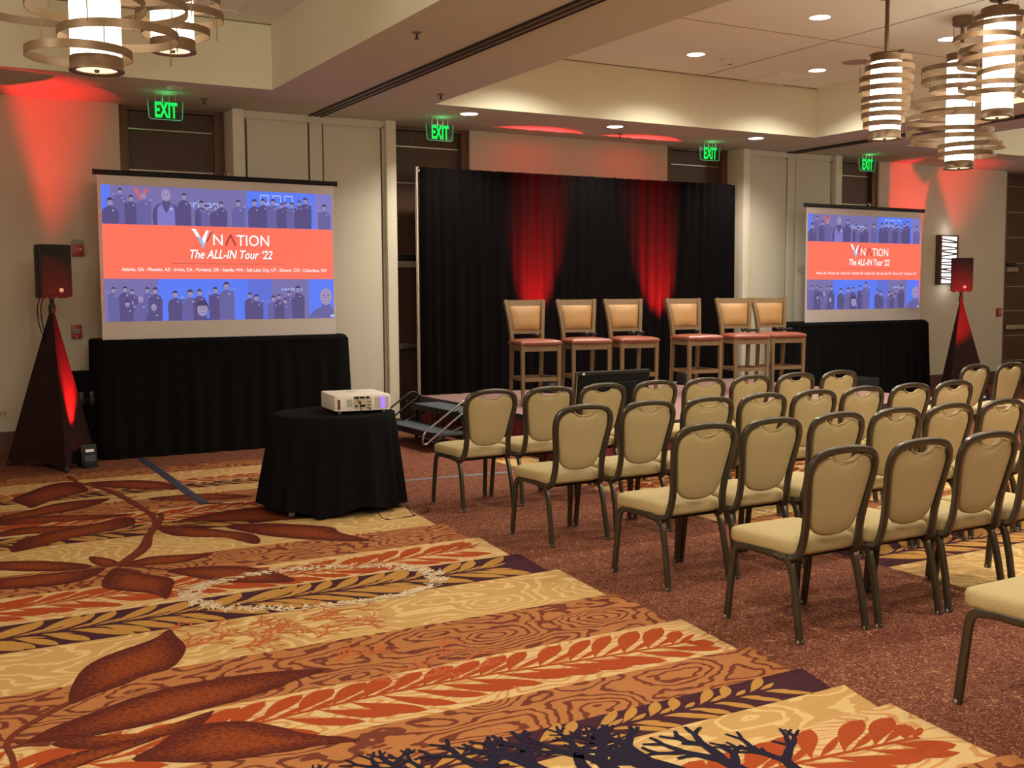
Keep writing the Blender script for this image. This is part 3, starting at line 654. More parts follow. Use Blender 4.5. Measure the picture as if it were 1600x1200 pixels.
mic(0, .055, .04, math.radians(172), 'handheld microphone lying on the leftmost bar stool')
mic(1, .040, .04, math.radians(170), 'handheld microphone lying left on the second bar stool')
mic(1, .115, .06, math.radians(150), 'handheld microphone lying right on the second bar stool')
mic(2, .03, .04, math.radians(172), 'handheld microphone with its ball end up on the third bar stool')
mic(2, .13, .06, math.radians(150), 'handheld microphone at the right side of the third bar stool')
mic(3, .06, .05, math.radians(150), 'handheld microphone lying on the fourth bar stool')
mic(4, .045, .10, math.radians(100), 'handheld microphone lying on the fifth bar stool')
mic(5, .04, .10, math.radians(100), 'handheld microphone lying on the rightmost bar stool, near its back')

# ------------------------------------------------------------------ uplights
RED = (1.0, .014, .016)
def uplight(label, loc, rz, aim, power, angle, blend=.7):
    r = thing('uplight', label, 'stage light', loc, rz, 'red floor uplights')
    wedge = [(-.075, .0), (.075, .0), (.095, .13), (-.045, .20)]
    MB().prism(wedge, lambda a, z: (-.075, a, z+.02), lambda a, z: (.075, a, z+.02)).build('housing', 'black_plastic', r, bevel=.008, smooth=True)
    MB().prism([(-.025, .182), (.078, .132), (.080, .140), (-.023, .191)], lambda a, z: (-.06, a, z+.022), lambda a, z: (.06, a, z+.022)).build('lens', 'red_lens', r)
    MB().box(-.055, .055, -.11, .11, 0, .022).build('foot', 'black_plastic', r)
    MB().prism([(-.082, .13), (-.0815, .13), (-.075, .155), (-.0755, .155)], lambda a, z: (-.04, a+.009, z+.02), lambda a, z: (.04, a+.009, z+.02)).build('label_sticker', 'paper', r)
    MB().prism([(-.083, .04), (-.0825, .04), (-.079, .10), (-.0795, .10)], lambda a, z: (-.05, a+.004, z+.02), lambda a, z: (.05, a+.004, z+.02)).build('control_panel', 'tread', r)
    lamp('uplight_lamp', 'SPOT', (loc[0], loc[1], loc[2]+.25), power, RED, aim, angle, blend, .03)
uplight('black LED uplight on the carpet beside the left speaker stand', (1.60, 11.00, 0), .25, (.92, 12.2, SOFF), 1000, 44, 1.0)
uplight('black LED uplight behind the leftmost bar stool', (7.05, 11.50, SZ), .2, (7.16, 12.0, 1.98), 8500, 32, 1.0)
uplight('black LED uplight behind the fourth bar stool', (9.17, 11.50, SZ), .1, (9.04, 12.0, 1.98), 8500, 32, 1.0)
uplight('black LED uplight on the floor before the right speaker stand', (13.10, 9.95, 0), -.6, (15.0, 12.5, 3.4), 1150, 34, 1.0)

# ------------------------------------------------------------------ loudspeakers on skirted stands
def speaker(label, slabel, c, rz, feet, seed):
    st = thing('speaker_stand', slabel, 'speaker stand', (c[0], c[1], 0))
    apex = Vector((0, 0, 1.50)); F_ = [Vector((a-c[0], b_-c[1], .0)) for a, b_ in feet]
    vs = []; fs = []; nseg = 10; rows = 14; m_ = 3*nseg
    rnd = random.Random(seed)
    for k in range(rows+1):
        t = k/rows
        for i in range(3):
            for j in range(nseg):
                w = j/nseg; a = F_[i]; b2 = F_[(i+1) % 3]; p = a.lerp(b2, w)
                sag = 1-.22*math.sin(math.pi*w)*t
                s_ = .03+.97*t
                rip = 1+.05*math.sin(w*22+seed+i)*(1-t)
                q = Vector((p.x*s_*sag*rip, p.y*s_*sag*rip, 0)); lift = .06*math.sin(math.pi*w)*t
                vs.append((q.x, q.y, 1.50*(1-t)+lift+.006))
    for k in range(rows):
        for j in range(m_): fs.append((k*m_+j, (k+1)*m_+j, (k+1)*m_+(j+1) % m_, k*m_+(j+1) % m_))
    mb = MB(); mb.add(vs, fs); mb.build('cloth_cover', 'scrim', st, smooth=1)
    MB().tube([(0, 0, .3), (0, 0, 1.597)], .021, 12, (1, 0, 0)).build('pole', 'black_satin', st, smooth=True)
    MB().lathe([(.03, 1.46), (.033, 1.48), (.033, 1.52), (.028, 1.54)], 12).build('collar', 'black_plastic', st, smooth=True)
    for p in F_:
        MB().tube([(0, 0, .75), (p.x*.93, p.y*.93, .03)], .014, 8, (0, 0, 1)).build('tripod_leg', 'black_satin', st, smooth=True)
        MB().lathe([(.02, 0), (.024, .01), (.022, .04), (.012, .05)], 10, (p.x*.94, p.y*.94, 0)).build('foot', 'black_plastic', st, smooth=True)
    r = thing('loudspeaker', label, 'speaker', (c[0], c[1], 1.60), rz)
    plan = [(-.150, -.13), (.150, -.13), (.150, -.02), (.095, .155), (-.095, .155), (-.150, -.02)]
    MB().prism(plan, lambda a, b_: (a, b_, .01), lambda a, b_: (a, b_, .50)).build('cabinet', 'black_plastic', r, bevel=.014, smooth=True)
    MB().prism([(-.138, .03), (.138, .03), (.138, .475), (.125, .488), (-.125, .488), (-.138, .475)], lambda a, z: (a, -.128, z), lambda a, z: (a, -.139, z)).build('grille', 'speaker_grille', r, bevel=.004, smooth=True)
    b_ = MB().lathe([(0, 0), (.020, 0), (.020, .004), (0, .004)], 20).build('badge', 'pale_lens', r, smooth=True); b_.rotation_euler = (math.radians(90), 0, 0); b_.location = (.04, -.139, .075)
    for x in (-.1, .1):
        MB().box(x-.02, x+.02, -.08, .08, 0, .012).build('rubber_foot', 'black_satin', r)
    MB().lathe([(.035, .0), (.035, .012)], 12).build('pole_socket', 'black_satin', r, smooth=True)
mat('scrim', (.030, .014, .014), .85, spec=.08)
mat('speaker_grille', (.008, .0075, .0075), .6, bump=.6, bscale=400)
speaker('black loudspeaker on the left skirted stand below the fire strobe', 'black cloth-covered speaker stand at the far left', (1.37, 11.2), .24,
        [(.94, 11.50), (1.38, 10.72), (1.76, 11.45)], 1)
speaker('black loudspeaker on the right skirted stand before the wall sconce', 'black cloth-covered speaker stand at the far right', (13.84, 10.9), -.85,
        [(13.40, 10.72), (14.12, 10.55), (13.98, 11.38)], 5)
cb = MB()
for k in (0, .03): cb.tube(smooth_path([(1.30-k, 11.22, 1.62), (1.27-k, 11.2, 1.5), (1.28-k, 11.19, 1.35), (1.31-k*.5, 11.2, 1.2)], 4), .005, 5, (1, 0, 0))
tag(cb.build('speaker_cable', 'cable', smooth=True), 'thin black cables hanging under the left loudspeaker', 'cable')

# ------------------------------------------------------------------ projection screens
emis('slide_red', (255, 116, 92), 1.0); emis('slide_blue', (96, 112, 214), 1.0); emis('slide_blue2', (92, 124, 244), 1.0); emis('slide_blue3', (120, 112, 170), 1.0)
emis('slide_dark', (88, 78, 128), 1.0); emis('slide_dark2', (70, 60, 98), 1.0); emis('slide_dark3', (104, 98, 158), 1.0); emis('slide_mid', (128, 122, 196), 1.0); emis('slide_face', (158, 144, 184), 1.0); emis('slide_face2', (196, 186, 214), 1.0)
emis('slide_white', (255, 250, 250), 1.1); emis('slide_cyan', (150, 190, 240), 1.0); emis('slide_shadow', (176, 62, 58), 1.0); emis('slide_pink', (226, 150, 150), 1.0)
emis('slide_word', (168, 186, 245), 1.0); emis('slide_check', (196, 104, 116), 1.0)
def text_mesh(body, size, shear=0., bold=0.):
    cu = bpy.data.curves.new('t', 'FONT'); cu.body = body; cu.size = size; cu.shear = shear; cu.offset = bold; cu.resolution_u = 3
    o = bpy.data.objects.new('t', cu); C.objects.link(o)
    dg = bpy.context.evaluated_depsgraph_get(); me = bpy.data.meshes.new_from_object(o.evaluated_get(dg))
    vs = [tuple(v.co) for v in me.vertices]; fs = [tuple(p.vertices) for p in me.polygons]
    bpy.data.objects.remove(o); bpy.data.curves.remove(cu); bpy.data.meshes.remove(me)
    return vs, fs
_tx = {}
def lettering(name, body, u, v, width, height, m, parent, layer, shear=0., bold=0.):
    """lettering filling width x height with lower left at (u,v) on the local slide plane"""
    key = (body, shear, bold)
    if key not in _tx: _tx[key] = text_mesh(body, 1.0, shear, bold)
    vs, fs = _tx[key]; x0 = min(p[0] for p in vs); x1 = max(p[0] for p in vs); y0 = min(p[1] for p in vs); y1 = max(p[1] for p in vs)
    mb = MB(); mb.add([(u+(p[0]-x0)/(x1-x0)*width, -layer, v+(p[1]-y0)/(y1-y0)*height) for p in vs], fs)
    return mb.build(name, m, parent, fix=False)
SW, SH = 2.42, 1.345
def figs(lst, vb, v0, v1):
    """flat print of people: (x, y, r, hair) head centres in slide fractions"""
    body, body2, face, hair, tag_ = MB(), MB(), MB(), MB(), MB(); k = 0
    cl_ = lambda a: max(0, min(SW, a))
    for i_, (x, y, r_, tone) in enumerate(lst):
        u = x*SW; v = y*SH; r = r_*SW; k += .00002
        sh = [(u-r*2.0, vb), (u-r*2.15, v-r*3.2), (u-r*1.9, v-r*2.1), (u-r*1.35, v-r*1.5), (u-r*.55, v-r*1.15), (u-r*.40, v-r*.7), (u+r*.40, v-r*.7), (u+r*.55, v-r*1.15), (u+r*1.35, v-r*1.5), (u+r*1.9, v-r*2.1), (u+r*2.15, v-r*3.2), (u+r*2.0, vb)]
        sh = [(cl_(a), max(vb, b_)) for a, b_ in sh]
        (body if i_ % 3 else body2).add([(a, -.0016-k, b_) for a, b_ in sh], [tuple(range(len(sh)))])
        def ell(mb, du, dv, ru, rv, d, n=12, a0=0, a1=2*math.pi):
            mb.add([(cl_(u+r*(du+ru*math.cos(a0+(a1-a0)*i/n))), -d-k, max(vb, min(v1, v+r*(dv+rv*math.sin(a0+(a1-a0)*i/n))))) for i in range(n)], [tuple(range(n))])
        if tone: ell(hair, 0, .16, .86, 1.02, .00175)
        ell(face, 0, -.06, .72, .92, .0018)
        if tone: ell(hair, 0, .42, .70, .50, .00185, 9, 0, math.pi*1.125)
        ell(hair, -.27, .10, .13, .05, .0022, 8); ell(hair, .27, .10, .13, .05, .0022, 8); ell(hair, 0, -.45, .28, .07, .0022, 8)
        if r_ > .024: ell(tag_, 0, -.43, .23, .045, .0024, 8); ell(hair, 0, -.16, .10, .03, .0022, 8)
        if i_ % 3 != 1 and r_ < .024:      # a raised hand
            s_ = 1 if i_ % 2 else -1
            (body if i_ % 3 else body2).add([(cl_(u+r*a*s_), -.0017-k, max(vb, v+r*b_)) for a, b_ in ((1.9, -2.4), (2.3, -1.3), (2.0, -1.1), (1.4, -2.0))], [(0, 1, 2, 3)])
            ell(face, 2.15*s_, -.95, .30, .36, .00185, 8)
        tag_.add([(cl_(u+r*a), -.0021-k, max(vb, v-r*b_)) for a, b_ in ((.5, 2.3), (.95, 2.3), (.95, 2.0), (.5, 2.0))], [(0, 1, 2, 3)])
    return body, body2, face, hair, tag_
Z = lambda x, y, r, t=1: ((x-60)/1405, 1-(y-(122+(x-60)*.052))/(838-(x-60)*.062), r/1405*1.12, t)
TOPP = [Z(*a) for a in [(165, 165, 15), (108, 228, 20), (225, 208, 16), (295, 195, 18, 0), (530, 200, 17), (630, 246, 17), (662, 268, 15), (715, 272, 14), (752, 250, 15), (855, 243, 17), (957, 240, 18), (1012, 236, 17), (1075, 238, 17), (1128, 260, 14), (1152, 252, 13), (1196, 258, 15), (1245, 246, 14), (1285, 232, 17), (1410, 276, 18), (425, 188, 34, 0)]]
BOTP = [Z(*a) for a in [(110, 765, 14), (175, 762, 15), (215, 778, 13), (300, 768, 15), (345, 772, 17), (460, 795, 18), (550, 790, 20), (605, 785, 17), (700, 772, 17), (770, 745, 20), (915, 806, 15), (955, 820, 18), (1065, 826, 17), (1100, 815, 14), (1140, 840, 15), (1165, 795, 14), (1225, 770, 18), (185, 850, 17), (262, 822, 19, 0), (335, 872, 20, 0), (620, 885, 40), (1412, 812, 52, 0)]]
def screen(label, sklabel, x0, xs0, xs1, seed):
    r = thing('projection_screen', label, 'projection screen', (x0, 11.43, 0), math.radians(2.5))
    W = 2.475
    box('fabric', 'screen_fabric', r, 0, W, .0, .004, 1.12, 2.80)
    MB().tube([(-.03, 0, 2.825), (W+.03, 0, 2.825)], .026, 10).build('top_bar', 'black_satin', r, smooth=True)
    for x in (-.03, W+.03): MB().tube([(x-.006, 0, 2.825), (x+.006, 0, 2.825)], .031, 10).build('bar_cap', 'black_plastic', r, smooth=True)
    MB().tube([(W*.52, .05, .02), (W*.52, .05, 2.86)], .016, 8, (1, 0, 0)).build('support_pole', 'dark_metal', r, smooth=True)
    MB().tube(smooth_path([(W*.52, .05, 2.84), (W*.52, .03, 2.89), (W*.52+.01, -.01, 2.885), (W*.52+.015, -.01, 2.85)], 3), .009, 6, (1, 0, 0)).build('hook', 'chrome', r, smooth=True)
    for a in (0, 2.1, 4.2): MB().tube([(W*.52, .05, .5), (W*.52+.3*math.cos(a+.5), .10+.08*math.sin(a+.5), .01)], .012, 6).build('tripod_leg', 'dark_metal', r, smooth=True)
    ox, oz = (W-SW)/2+.005, 1.362
    s = MB().add([(0, -.0005, 0), (SW, -.0005, 0), (SW, -.0005, SH), (0, -.0005, SH)], [(0, 1, 2, 3)]).build('slide', 'slide_blue', r, fix=False); s.location = (ox, 0, oz)
    def rect(name, m, u0, u1, v0, v1, d):
        return MB().add([(u0*SW, -d, v0*SH), (u1*SW, -d, v0*SH), (u1*SW, -d, v1*SH), (u0*SW, -d, v1*SH)], [(0, 1, 2, 3)]).build(name, m, s, fix=False)
    rb, rtp = .316, .716
    rect('title_banner', 'slide_red', 0, 1, rb, rtp, .001)
    for (u0, u1, v0, v1, m) in [(0, .035, .78, 1, 'slide_blue2'), (.035, .605, rtp, 1, 'slide_blue3'), (.605, .915, rtp, 1, 'slide_blue2'), (.915, 1, rtp, 1, 'slide_mid'), (0, .215, 0, rb, 'slide_blue3'), (.215, .60, 0, rb, 'slide_blue2'), (.60, .71, .0, rb, 'slide_blue'), (.71, .88, 0, rb, 'slide_blue3'), (.88, 1, 0, rb, 'slide_blue2')]:
        rect('photo', m, u0, u1, v0, v1, .001)
    for i in range(3): rect('photo_board', 'slide_word', .665+i*.055, .705+i*.055, .90, .975, .0012)
    for i in range(3): rect('photo_board', 'slide_blue2', .669+i*.055, .701+i*.055, .91, .965, .0013)
    lettering('photo_lettering', 'verizon', .315*SW, .855*SH, .165*SW, .055*SH, 'slide_word', s, .0013, bold=.012)
    lettering('photo_lettering', 'verizon', .75*SW, .222*SH, .10*SW, .030*SH, 'slide_word', s, .0013, bold=.012)
    MB().add([(a*SW, -.0013, b_*SH) for a, b_ in ((.125, .985), (.145, .985), (.160, .93), (.172, .985), (.19, .985), (.167, .89), (.153, .89))], [(0, 1, 2), (0, 2, 6), (2, 5, 6), (2, 3, 4), (2, 4, 5)]).build('photo_mark', 'slide_check', s, fix=False)
    for lst, vb, v0, v1 in ((TOPP, rtp*SH, rtp*SH, SH), (BOTP, 0, 0, rb*SH)):
        b_, c_, f_, h_, t_ = figs(lst, vb+.001, v0, v1-.001)
        for q_, nm, mm in ((b_, 'photo_people', 'slide_dark'), (c_, 'photo_people', 'slide_dark3'), (f_, 'photo_faces', 'slide_face'), (h_, 'photo_hair', 'slide_dark2'), (t_, 'photo_badges', 'slide_word')): tag(q_.build(nm, mm, s, fix=False), kind='stuff')
    v = MB()
    bx_ = (Z(425, 300, 1)[0])*SW
    MB().add([(bx_-.095, -.0024, rtp*SH+.001), (bx_-.09, -.0024, rtp*SH+.17), (bx_-.05, -.0024, rtp*SH+.215), (bx_+.0, -.0024, rtp*SH+.12), (bx_+.05, -.0024, rtp*SH+.215), (bx_+.08, -.0024, rtp*SH+.17), (bx_+.085, -.0024, rtp*SH+.001)], [tuple(range(7))]).build('photo_vest', 'slide_mid', s, fix=False)
    # emblem: facetted V
    V = lambda a, b_, d: ((.360+a*.092)*SW, -d, (.545+b_*.152)*SH)
    def fac(pts, m, d): MB().add([V(a, b_, d) for a, b_ in pts], [tuple(range(len(pts)))]).build('emblem_facet', m, s, fix=False)
    fac([(.02, 1), (.22, .97), (.50, .44), (.40, .36)], 'slide_white', .0016)
    fac([(.24, .66), (.44, .56), (.62, .22), (.54, .0)], 'slide_cyan', .0017)
    fac([(.02, 1), (.13, .97), (.30, .60), (.24, .62)], 'slide_white', .0018)
    fac([(.50, .50), (.70, .93), (.80, .93), (.62, .32), (.54, .0)], 'slide_white', .00165)
    fac([(.62, .55), (.78, .93), (1.0, .88), (.66, .22)], 'slide_pink', .0015)
    fac([(.70, .42), (.92, .88), (1.0, .88), (.72, .28)], 'slide_shadow', .00155)
    for dx, m, d in ((.004, 'slide_shadow', .0013), (0, 'slide_white', .0016)):
        lettering('title_lettering', 'N', .453*SW+dx, .574*SH-dx, .042*SW, .082*SH, m, s, d, bold=.006)
        lettering('title_lettering', 'TION', .556*SW+dx, .571*SH-dx, .145*SW, .086*SH, m, s, d, bold=.006)
        lettering('subtitle_lettering', 'The ALL-IN Tour \u201822', .353*SW+dx, .470*SH-dx, .362*SW, .070*SH, m, s, d, shear=.28, bold=.018)
        lettering('city_lettering', 'Atlanta, GA - Phoenix, AZ - Irvine, CA - Portland, OR - Seattle, WA - Salt Lake City, UT - Denver, CO - Columbus, OH', .072*SW+dx*.4, .366*SH-dx*.4, .895*SW, .033*SH, m, s, d, bold=.014)
    MB().add([(a*SW, -.0016, b_*SH) for a, b_ in ((.503, .574), (.512, .574), (.529, .640), (.546, .574), (.555, .574), (.533, .658), (.525, .658))], [(0, 1, 2, 6), (2, 3, 4, 5), (2, 5, 6)]).build('title_lettering', 'slide_shadow', s, fix=False)
    rect('rule_line', 'slide_shadow', .28, .775, .431, .434, .0016)
    # black skirt round the screen base
    k = thing('screen_skirt', sklabel, 'drape', (xs0, 11.36, 0))
    w = xs1-xs0
    pth = [(0, .62), (0, .06), (.05, .0), (w-.10, .0), (w, .08), (w, .62)]
    pl = pleated(pth, .008, 1.15, .022, .19, 6, seed=seed, flare=.03, gather=.25)
    pl.build('cloth', 'black_cloth', k, smooth=2)
    tp = [(-.004, .62), (-.004, .055), (.045, -.006), (w-.13, -.006), (w+.004, .12), (w+.004, .62)]
    c0 = MB(); n = len(tp); ins = lambda p, d, z: (p[0]+(d if p[0] < .05 else -d if p[0] > w-.2 else 0), p[1]+(d if p[1] < .3 else -d), z)
    rr = [[ins(p, 0, 1.13) for p in tp], [ins(p, .004, 1.165) for p in tp], [ins(p, .025, 1.185) for p in tp]]
    vs = [q for g in rr for q in g]; fs = [(i*n+j, i*n+(j+1) % n, (i+1)*n+(j+1) % n, (i+1)*n+j) for i in range(2) for j in range(n)] + [tuple(range(2*n, 3*n))]
    # the screen fabric hangs down behind the front hem of this cover
    c0.add(vs, fs); c0.build('top_cover', 'black_cloth', k, smooth=True)
    for x in (.1, w-.1):
        MB().tube([(x, .3, 0), (x, .3, 1.12)], .02, 8, (1, 0, 0)).build('frame_leg', 'dark_metal', k, smooth=True)
screen('large projection screen showing a slide, left of the stage', 'black pleated skirt under the left projection screen', 1.850, 1.80, 4.42, 7)
screen('projection screen showing the same slide, right of the stage', 'black pleated skirt under the right projection screen', 11.238, 11.14, 13.80, 9)

# ------------------------------------------------------------------ projector table
TX, TY, TH = 2.945, 7.93, .72
tb = thing('round_table', 'small round table under a floor-length black cloth', 'table', (TX, TY, 0))
MB().lathe([(.02, TH-.03), (.445, TH-.03), (.452, TH-.022), (.452, TH-.008), (.445, TH-.003), (0, TH-.003)], 40, caps=False).build('table_top', 'stool_wood', tb, smooth=True)
MB().tube([(0, 0, .03), (0, 0, TH-.03)], .035, 12, (1, 0, 0)).build('pedestal', 'dark_metal', tb, smooth=True)
MB().lathe([(.24, 0), (.24, .012), (.05, .035), (0, .04)], 24).build('foot_plate', 'dark_metal', tb, smooth=True)
cl = MB(); n = 220; rows = 11; vs = []; fs = []
for k in range(rows+1):
    t = k/rows
    for i in range(n):
        a = 2*math.pi*i/n
        z = TH+.002-(TH-.045)*t
        pl = (.65*math.sin(a*17+.8*math.sin(a*2))+.3*math.sin(a*9+1.3)+.3*math.sin(a*26+.4))
        lean = .05*t*max(0, math.cos(a-math.pi*.95))
        rr = .458+.008*min(1, t*8)+.060*t+.036*t**.7*pl+lean
        hem = .018*t*math.sin(a*4+1.0)+.012*t*math.sin(a*7)
        vs.append((rr*math.cos(a), rr*math.sin(a), z+hem*t))
for k in range(rows):
    for i in range(n): fs.append((k*n+i, (k+1)*n+i, (k+1)*n+(i+1) % n, k*n+(i+1) % n))
c0 = len(vs); vs.append((0, 0, TH+.004))
ring = len(vs)
for i in range(n): vs.append((.452*math.cos(2*math.pi*i/n), .452*math.sin(2*math.pi*i/n), TH+.005))
for i in range(n):
    fs.append((c0, ring+i, ring+(i+1) % n)); fs.append((ring+i, i, (i+1) % n, ring+(i+1) % n))
cl.add(vs, fs)
o = cl.build('tablecloth', 'black_cloth', smooth=2); o.location = (TX, TY, 0); tag(o, 'black cloth hanging in folds over the round projector table', 'tablecloth')

pj = thing('projector', 'white digital projector with cables plugged into its back', 'projector', (3.125, 7.96, TH+.006), math.radians(-7))
PW, PD, PH = .43, .50, .118
plan = [(-PW/2+.02, -PD/2), (PW/2-.02, -PD/2), (PW/2, -PD/2+.02), (PW/2, PD/2-.03), (PW/2-.03, PD/2), (-PW/2+.03, PD/2), (-PW/2, PD/2-.03), (-PW/2, -PD/2+.02)]
MB().prism(plan, lambda a, b_: (a, b_, .02), lambda a, b_: (a, b_, .02+PH)).build('case', 'white_plastic', pj, bevel=.007, smooth=True)
yb_ = -PD/2
for (x, y) in ((-.17, -.2), (.17, -.2), (-.17, .2), (.17, .2)): MB().lathe([(.012, 0), (.012, .022)], 8, (x, y, 0)).build('foot', 'grey_plastic', pj)
box('connector_panel', 'ivory', pj, -.075, .065, yb_-.002, yb_+.01, .035, .125)
for (x0, x1, z0, z1, m) in [(-.072, -.035, .112, .128, 'black_satin'), (-.03, .01, .112, .128, 'black_satin'), (.02, .045, .110, .128, 'black_satin'), (-.065, -.045, .05, .062, 'black_satin'), (-.02, .015, .05, .066, 'black_satin'), (.03, .038, .082, .092, 'black_satin'), (.045, .053, .082, .092, 'black_satin'), (.03, .038, .058, .068, 'black_satin'), (.045, .053, .058, .068, 'black_satin'), (.025, .065, .02, .045, 'grey_plastic')]:
    box('port', m, pj, x0, x1, yb_-.004, yb_+.006, z0, z1)
box('infrared_window', 'red_brown', pj, -.205, -.185, yb_-.003, yb_+.01, .035, .11) if 'red_brown' in MATS else box('infrared_window', mat('red_brown', (.16, .05, .03), .3), pj, -.198, -.178, yb_-.003, yb_+.01, .035, .11)
box('cover_plate', 'grey_plastic', pj, -.13, -.085, yb_-.003, yb_+.01, .055, .11)
for i in range(9): box('vent_slat', 'grey_plastic', pj, .085, .195, yb_-.003, yb_+.008, .038+i*.0095, .0425+i*.0095)
for i in range(3): box('vent_light', 'purple_glow', pj, .132+i*.013, .142+i*.013, yb_-.0045, yb_+.006, .036, .124)
box('top_keypad', 'grey_plastic', pj, -.05, .02, .06, .10, .02+PH-.001, .02+PH+.001)
MB().tube([(.0, PD/2-.02, .075), (0, PD/2+.025, .075)], .04, 16, (1, 0, 0)).build('lens', 'black_satin', pj, smooth=True)
cm = Matrix.Translation((3.125, 7.96, TH+.006)) @ Matrix.Rotation(math.radians(-7), 4, 'Z')
def cable(label, pts, rad=.0035):
    mb = MB(); mb.tube(smooth_path(pts, 5), rad, 6, (1, .1, 0)); return tag(mb.build('projector_cable', 'cable', smooth=True), label, 'cable')
w = lambda x, y, z: tuple(cm @ Vector((x, y, z)))
cable('black video cable hanging straight down behind the projector', [w(-.04, yb_, .10), w(-.035, yb_-.05, .085), w(-.032, yb_-.07, .02), (3.04, 7.395, .55), (3.03, 7.335, .30), (3.02, 7.31, .10), (3.06, 7.24, .006), (3.3, 7.25, .006)])
cable('black power cable curving down to the right behind the projector', [w(.03, yb_, .045), w(.035, yb_-.05, .04), w(.045, yb_-.085, .0), (3.19, 7.40, .55), (3.22, 7.345, .32), (3.24, 7.32, .12), (3.30, 7.27, .006), (3.46, 7.36, .006), (3.50, 7.5, .006)])
mb = MB().tube([w(-.045, yb_-.002, .098), w(-.04, yb_-.045, .090)], .011, 8, (0, 0, 1)); mb.build('cable_plug', 'chrome', None)
bpy.data.objects['cable_plug'].parent = pj; bpy.data.objects['cable_plug'].matrix_parent_inverse = cm.inverted()
tag(MB().box(2.50, 2.545, 7.72, 7.728, .001, .032).build('paper_tag', 'paper'), 'small white tag on the carpet at the hem of the round table', 'tag')

# ------------------------------------------------------------------ tape and cables on the floor
def strip(name, m, pts, w_, label, cat, z=.003):
    mb = MB(); P = [Vector((*p, 0)) for p in pts]; vs = []
    for i, p in enumerate(P):
        t = (P[min(i+1, len(P)-1)]-P[max(i-1, 0)]).normalized(); q = Vector((-t.y, t.x, 0))*w_/2
        for s, zz in ((1, .0025), (.5, z+.003), (-.5, z+.003), (-1, .0025)): vs.append((p.x+q.x*s, p.y+q.y*s, zz))
    mb.add(vs, [(i*4+j, i*4+j+1, i*4+j+5, i*4+j+4) for i in range(len(P)-1) for j in range(3)])
    return tag(mb.build(name, m), label, cat)
strip('floor_tape', 'gaffer', [(2.15, 11.3), (2.13, 10.2), (2.10, 9.2), (2.095, 8.52)], .085, 'dark blue tape strip running from the left screen skirt across the carpet', 'tape')
strip('floor_cable', 'cable', [(2.095, 8.53), (2.25, 8.42), (2.45, 8.30)], .018, 'thin black cable from the tape end to the round table', 'cable')
strip('floor_tape', 'grey_tape', [(3.45, 8.73), (4.2, 8.67), (4.9, 8.61), (5.5, 8.56)], .075, 'grey tape strip on the red carpet between round table and stage', 'tape')

# ------------------------------------------------------------------ confidence monitor and cases
mo = thing('monitor', 'black flat monitor seen from behind at the stage front edge', 'monitor', (5.885, 8.50, SZ), math.radians(0))
T = Matrix.Rotation(math.radians(7), 4, 'X')
mat('monitor_black', (.006, .006, .006), .6, spec=.12)
MB().box(-.41, .41, -.02, .02, .035, .50, T).build('panel', 'monitor_black', mo, bevel=.006, smooth=True)
MB().box(-.41, .41, -.026, -.02, .47, .498, T).build('top_edge', 'dark_metal', mo)
MB().box(-.26, .26, -.055, -.018, .10, .40, T).build('rear_housing', 'monitor_black', mo, bevel=.012, smooth=True)
MB().box(-.415, -.409, -.02, .021, .035, .50, T).build('side_edge', 'steel', mo)
MB().box(-.36, -.335, -.0275, -.025, .475, .492, T).build('sticker', 'paper', mo)
for x in (-.25, .25): MB().box(x-.02, x+.02, -.14, .12, 0, .018).box(x-.015, x+.015, -.02, .02, .01, .08).build('foot', 'black_plastic', mo)
def case(label, x0, x1, y0, y1, z0, z1, sticker=None, m='black_plastic'):
    r = thing('equipment_case', label, 'case', ((x0+x1)/2, (y0+y1)/2, z0)); a, d, h = (x1-x0)/2, (y1-y0)/2, z1-z0
    box('shell', m, r, -a, a, -d, d, 0, h, .02)
    box('lid_seam', 'dark_metal', r, -a-.002, a+.002, -d-.002, d+.002, h*.68, h*.68+.012)
    for x in (-a*.5, a*.5): box('latch', 'dark_metal', r, x-.02, x+.02, -d-.01, -d+.004, h*.62, h*.78, .003)
    if sticker: box('white_label', 'paper', r, sticker[0], sticker[1], -d-.006, -d, sticker[2], sticker[3])
case('black upright case tucked behind the left speaker stand', 1.60, 1.80, 11.55, 11.95, 0, .86, None, 'black_cloth')
case('low black case with a white label left of the right screen skirt', 10.72, 11.10, 11.0, 11.3, 0, .30, (-.02, .12, .17, .21))
case('small black case on the floor before the right screen skirt', 11.55, 12.0, 10.75, 11.1, 0, .42)

